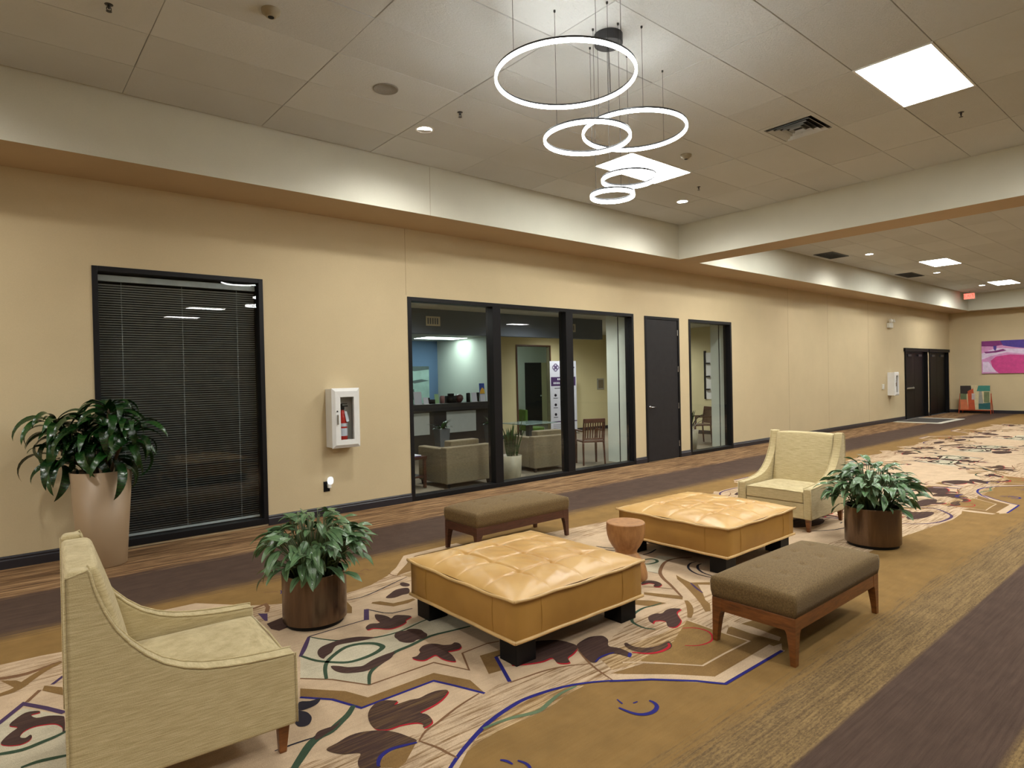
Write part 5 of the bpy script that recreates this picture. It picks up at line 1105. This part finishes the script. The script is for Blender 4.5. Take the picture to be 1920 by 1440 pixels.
# box armchairs
def box_chair(loc, rz, label):
    t = thing('box_armchair', label, 'armchair', loc, rz, 'taupe box armchairs inside the office')
    f = lambda nm, *a: MB().box(*a).build(nm, M['sofa_fab'], t, True, .02, 3)
    f('backrest', -.43, .43, 0, .16, .07, .62); f('arm', -.43, -.29, .16, .80, .07, .60); f('arm', .29, .43, .16, .80, .07, .60)
    f('seat', -.29, .29, .16, .80, .07, .28); f('seat_cushion', -.285, .285, .17, .81, .28, .42); f('back_cushion', -.27, .27, .12, .30, .42, .70)
    for a in (-.38, .38):
        for b in (.05, .74): MB().taper(a, b, .035, .035, 0, .05, .05, .07).build('leg', M['black'], t)
box_chair((5.63, 7.72, 0), 0, 'taupe box armchair seen from behind through the left storefront pane')
box_chair((7.58, 7.90, 0), math.radians(-6), 'taupe box armchair seen from behind through the middle storefront pane')
# magazine table
t = thing('magazine_table', 'small dark side table at the left edge inside the storefront', 'table', (4.83, 8.35, 0))
MB().box(-.27, .27, -.25, .25, .44, .48).build('table_top', M['darkwood'], t); MB().box(-.25, .25, -.23, .23, .16, .18).build('shelf', M['darkwood'], t)
for a in (-.24, .24):
    for b in (-.22, .22): MB().box(a-.02, a+.02, b-.02, b+.02, 0, .44).build('leg', M['darkwood'], t)
for k, z in enumerate((.48, .492)):
    o = tag(MB().box(-.13, .13, -.10, .10, 0, .010).build('magazine', M['paper'] if k else M['purple'], None, False, loc=(4.88, 8.22, z)), ('magazine on the small dark side table, lower one', 'white magazine on top on the small dark side table')[k], 'magazine', 'magazines on the side table')
# glass table
t = thing('glass_table', 'square glass-topped table in front of the banner inside the office', 'table', (8.25, 9.3, 0))
MB().box(-.42, .42, -.38, .38, .73, .745).build('table_top', M['tableglass'], t, False, .003)
MB().box(-.05, .05, -.05, .05, .02, .73).build('pedestal', M['greyplan'], t); MB().box(-.28, .28, -.28, .28, 0, .02).build('foot_plate', M['greyplan'], t)
# green chair
t = thing('green_chair', 'bright green upholstered chair behind the glass table', 'chair', (9.92, 11.1, 0), math.radians(-20))
MB().box(-.24, -.17, -.22, .22, .42, .88).build('backrest', M['greenfab'], t, True, .02, 2); MB().box(-.22, .24, -.23, .23, .38, .46).build('seat', M['greenfab'], t, True, .02, 2)
for a in (-.2, .2):
    for b in (-.19, .19): MB().taper(a, b, .02, .02, 0, .03, .03, .38).build('leg', M['black'], t)
# slat chairs
def slat_chair(loc, rz, label):
    t = thing('slat_back_chair', label, 'chair', loc, rz, 'dark red wooden slat-back chairs')
    for s_ in (-1, 1):
        MB().tube([(s_*.21, .0, 0), (s_*.20, .03, .42), (s_*.20, -.03, .84)], [.017, .02, .017], 6).build('leg', M['darkwood'], t)
        MB().taper(s_*.20, .42, .028, .028, 0, .038, .038, .42).build('leg', M['darkwood'], t)
        MB().box(s_*.21-.02, s_*.21+.02, .02, .42, .62, .645).build('armrest', M['darkwood'], t)
        MB().box(s_*.21-.014, s_*.21+.014, .39, .42, .42, .62).build('arm_post', M['darkwood'], t)
    MB().box(-.21, .21, .0, .44, .42, .455).build('seat', M['darkwood'], t, False, .006)
    MB().box(-.21, .21, -.045, -.015, .78, .86).build('top_rail', M['darkwood'], t, False, .006); MB().box(-.2, .2, .01, .03, .47, .50).build('lower_rail', M['darkwood'], t)
    for k in range(8): x = -.165+.047*k; MB().add([(x-.011, .012, .49), (x+.011, .012, .49), (x+.011, -.036, .79), (x-.011, -.036, .79), (x-.011, .024, .49), (x+.011, .024, .49), (x+.011, -.024, .79), (x-.011, -.024, .79)], [(0,1,2,3),(7,6,5,4),(0,4,5,1),(1,5,6,2),(2,6,7,3),(3,7,4,0)]).build('slat', M['darkwood'], t)
slat_chair((8.52, 7.82, 0), math.radians(-26), 'dark red slat-back chair seen through the right storefront pane')
slat_chair((13.05, 8.35, 0), math.radians(60), 'dark red slat-back chair seen through the narrow window')
# banner stand
t = thing('banner_stand', 'tall white and purple roll-up banner by the inner doorway', 'banner', (12.52, 12.62, 0), math.radians(-12))
MB().box(-.45, .45, -.1, .1, 0, .06).build('base', M['chrome'], t); MB().box(-.44, .44, -.004, .004, .06, 2.08).build('banner_sheet', M['paper'], t)
MB().box(-.41, .41, -.006, -.004, 1.38, 1.63).build('purple_band', M['purple'], t)
MB().box(-.44, .44, -.006, -.004, .36, .39).build('purple_line', M['purple'], t)
fr_ = (math.pi/2, 0, 0)
for k, (cx_, cz_) in enumerate(((-.30, 1.90), (-.20, 1.90), (-.25, 1.95), (-.25, 1.85))):
    mb = MB(); n = 20; R_, r_ = .062, .040
    vs = [(cx_+rr*math.cos(2*math.pi*i/n), -.0065-.0004*k, cz_+rr*math.sin(2*math.pi*i/n)) for i in range(n) for rr in (R_, r_)]
    mb.add(vs, [(2*i, 2*((i+1)%n), 2*((i+1)%n)+1, 2*i+1) for i in range(n)]).build('emblem', M['purple'], t)
MB().box(-.12, .38, -.006, -.004, 1.875, 1.915).build('printed_line', M['purple'], t)
for z, w_ in ((1.57, .40), (1.46, .66)):
    n = int(w_/.055)
    for k in range(n): MB().box(-w_/2+.055*k, -w_/2+.055*k+.038, -.0075, -.006, z-.028, z+.028).build('printed_glyph', M['paper'], t)
for r_ in range(3):
    for c_ in range(3):
        o = MB().lathe([(0, 0), (.04, 0)], 14).build('printed_icon', M['ink'], t, loc=(-.27+.27*c_, -.0062, 1.12-.27*r_)); o.rotation_euler = (math.pi/2, 0, 0)
        MB().box(-.27+.27*c_-.07, -.27+.27*c_+.07, -.006, -.004, 1.03-.27*r_, 1.045-.27*r_).build('printed_line', M['ink'], t)
for k in range(4): MB().box(-.36, .36-.1*(k % 2), -.006, -.004, .15+.045*k, .158+.045*k).build('printed_line', M['ink'], t)
MB().box(-.3, .3, -.006, -.004, 1.31, 1.325).build('printed_line', M['ink'], t)
t = thing('wall_plaque', 'small framed grey plaque on the cream office wall', 'plaque', (14.35, YB, 1.22)); MB().box(0, .30, -.02, 0, 0, .34).build('frame', M['graycab'], t); MB().box(.04, .26, -.024, -.02, .04, .30).build('face', M['sofa_fab'], t)
# framed board seen through window 3
t = thing('hook_board', 'white board with black frame and hooks seen through the narrow window', 'board', (14.9, 9.0, .95))
MB().box(-.02, 0, 0, .55, 0, 1.25).build('board', M['white'], t); MB().box(-.035, 0, .55, .60, 0, 1.3).build('frame_bar', M['black'], t)
for z in (.25, .6, .95): MB().box(-.08, -.02, .42, .55, z, z+.03).build('hook', M['black'], t)
# office planters
def straps(t, z, n, L, spread, seed, mat, up=1.2):
    rnd = random.Random(seed)
    for k in range(n):
        a = k*2.4+rnd.uniform(-.2, .2); el = up-rnd.random()*spread
        add_leaf(rnd.choice(L), t, (.03*math.cos(a), .03*math.sin(a), z), a, el, 0, rnd.uniform(.75, 1.1))
SL = [leaf_mesh('leaf', L, .05, b, M['snake'], 0, .3) for L, b in ((.30, .9), (.26, .7), (.22, 1.2))]
for (x, y, lab) in ((6.77, 10.2, 'grey tapered planter with spiky green plant before the reception desk'), (8.12, 10.35, 'second grey tapered planter, partly behind the storefront mullion')):
    t = thing('grey_planter', lab, 'plant', (x, y, 0)); MB().taper(0, 0, .16, .16, 0, .24, .24, .68).build('planter', M['greyplan'], t, False, .006)
    straps(t, .66, 16, SL, 1.0, int(x*10), M['snake'], 1.3)
t = thing('snake_plant', 'upright snake plant in a beige round pot behind the storefront glass', 'plant', (6.50, 7.80, 0))
MB().lathe([(0, 0), (.15, 0), (.165, .02), (.185, .38), (.17, .385), (.165, .33), (0, .33)], 36).build('planter', M['whitepot'], t, True)
SN = [leaf_mesh('leaf', L, .06, b, M['snake'], 0, .5) for L, b in ((.60, .12), (.5, .1), (.42, .25), (.72, .15))]
rnd = random.Random(4)
for k in range(34):
    a = rnd.uniform(0, 6.28); r_ = rnd.uniform(.0, .12); add_leaf(rnd.choice(SN), t, (r_*math.cos(a), r_*math.sin(a), .33), a, rnd.uniform(1.25, 1.55), rnd.uniform(-.5, .5), rnd.uniform(.7, 1.05))
t = thing('strap_leaf_plant', 'strap-leaf plant in a beige pot at the left of the narrow window', 'plant', (11.72, 7.95, 0))
MB().lathe([(0, 0), (.14, 0), (.19, .42), (.175, .42), (.17, .38), (0, .38)], 32).build('planter', M['whitepot'], t, True)
UP = [leaf_mesh('leaf', L, w_, b, M['dracena'], 0, .4) for L, w_, b in ((.62, .05, .35), (.5, .05, .6), (.7, .045, 1.2))]
straps(t, .38, 16, UP, .55, 9, M['snake'], 1.5)
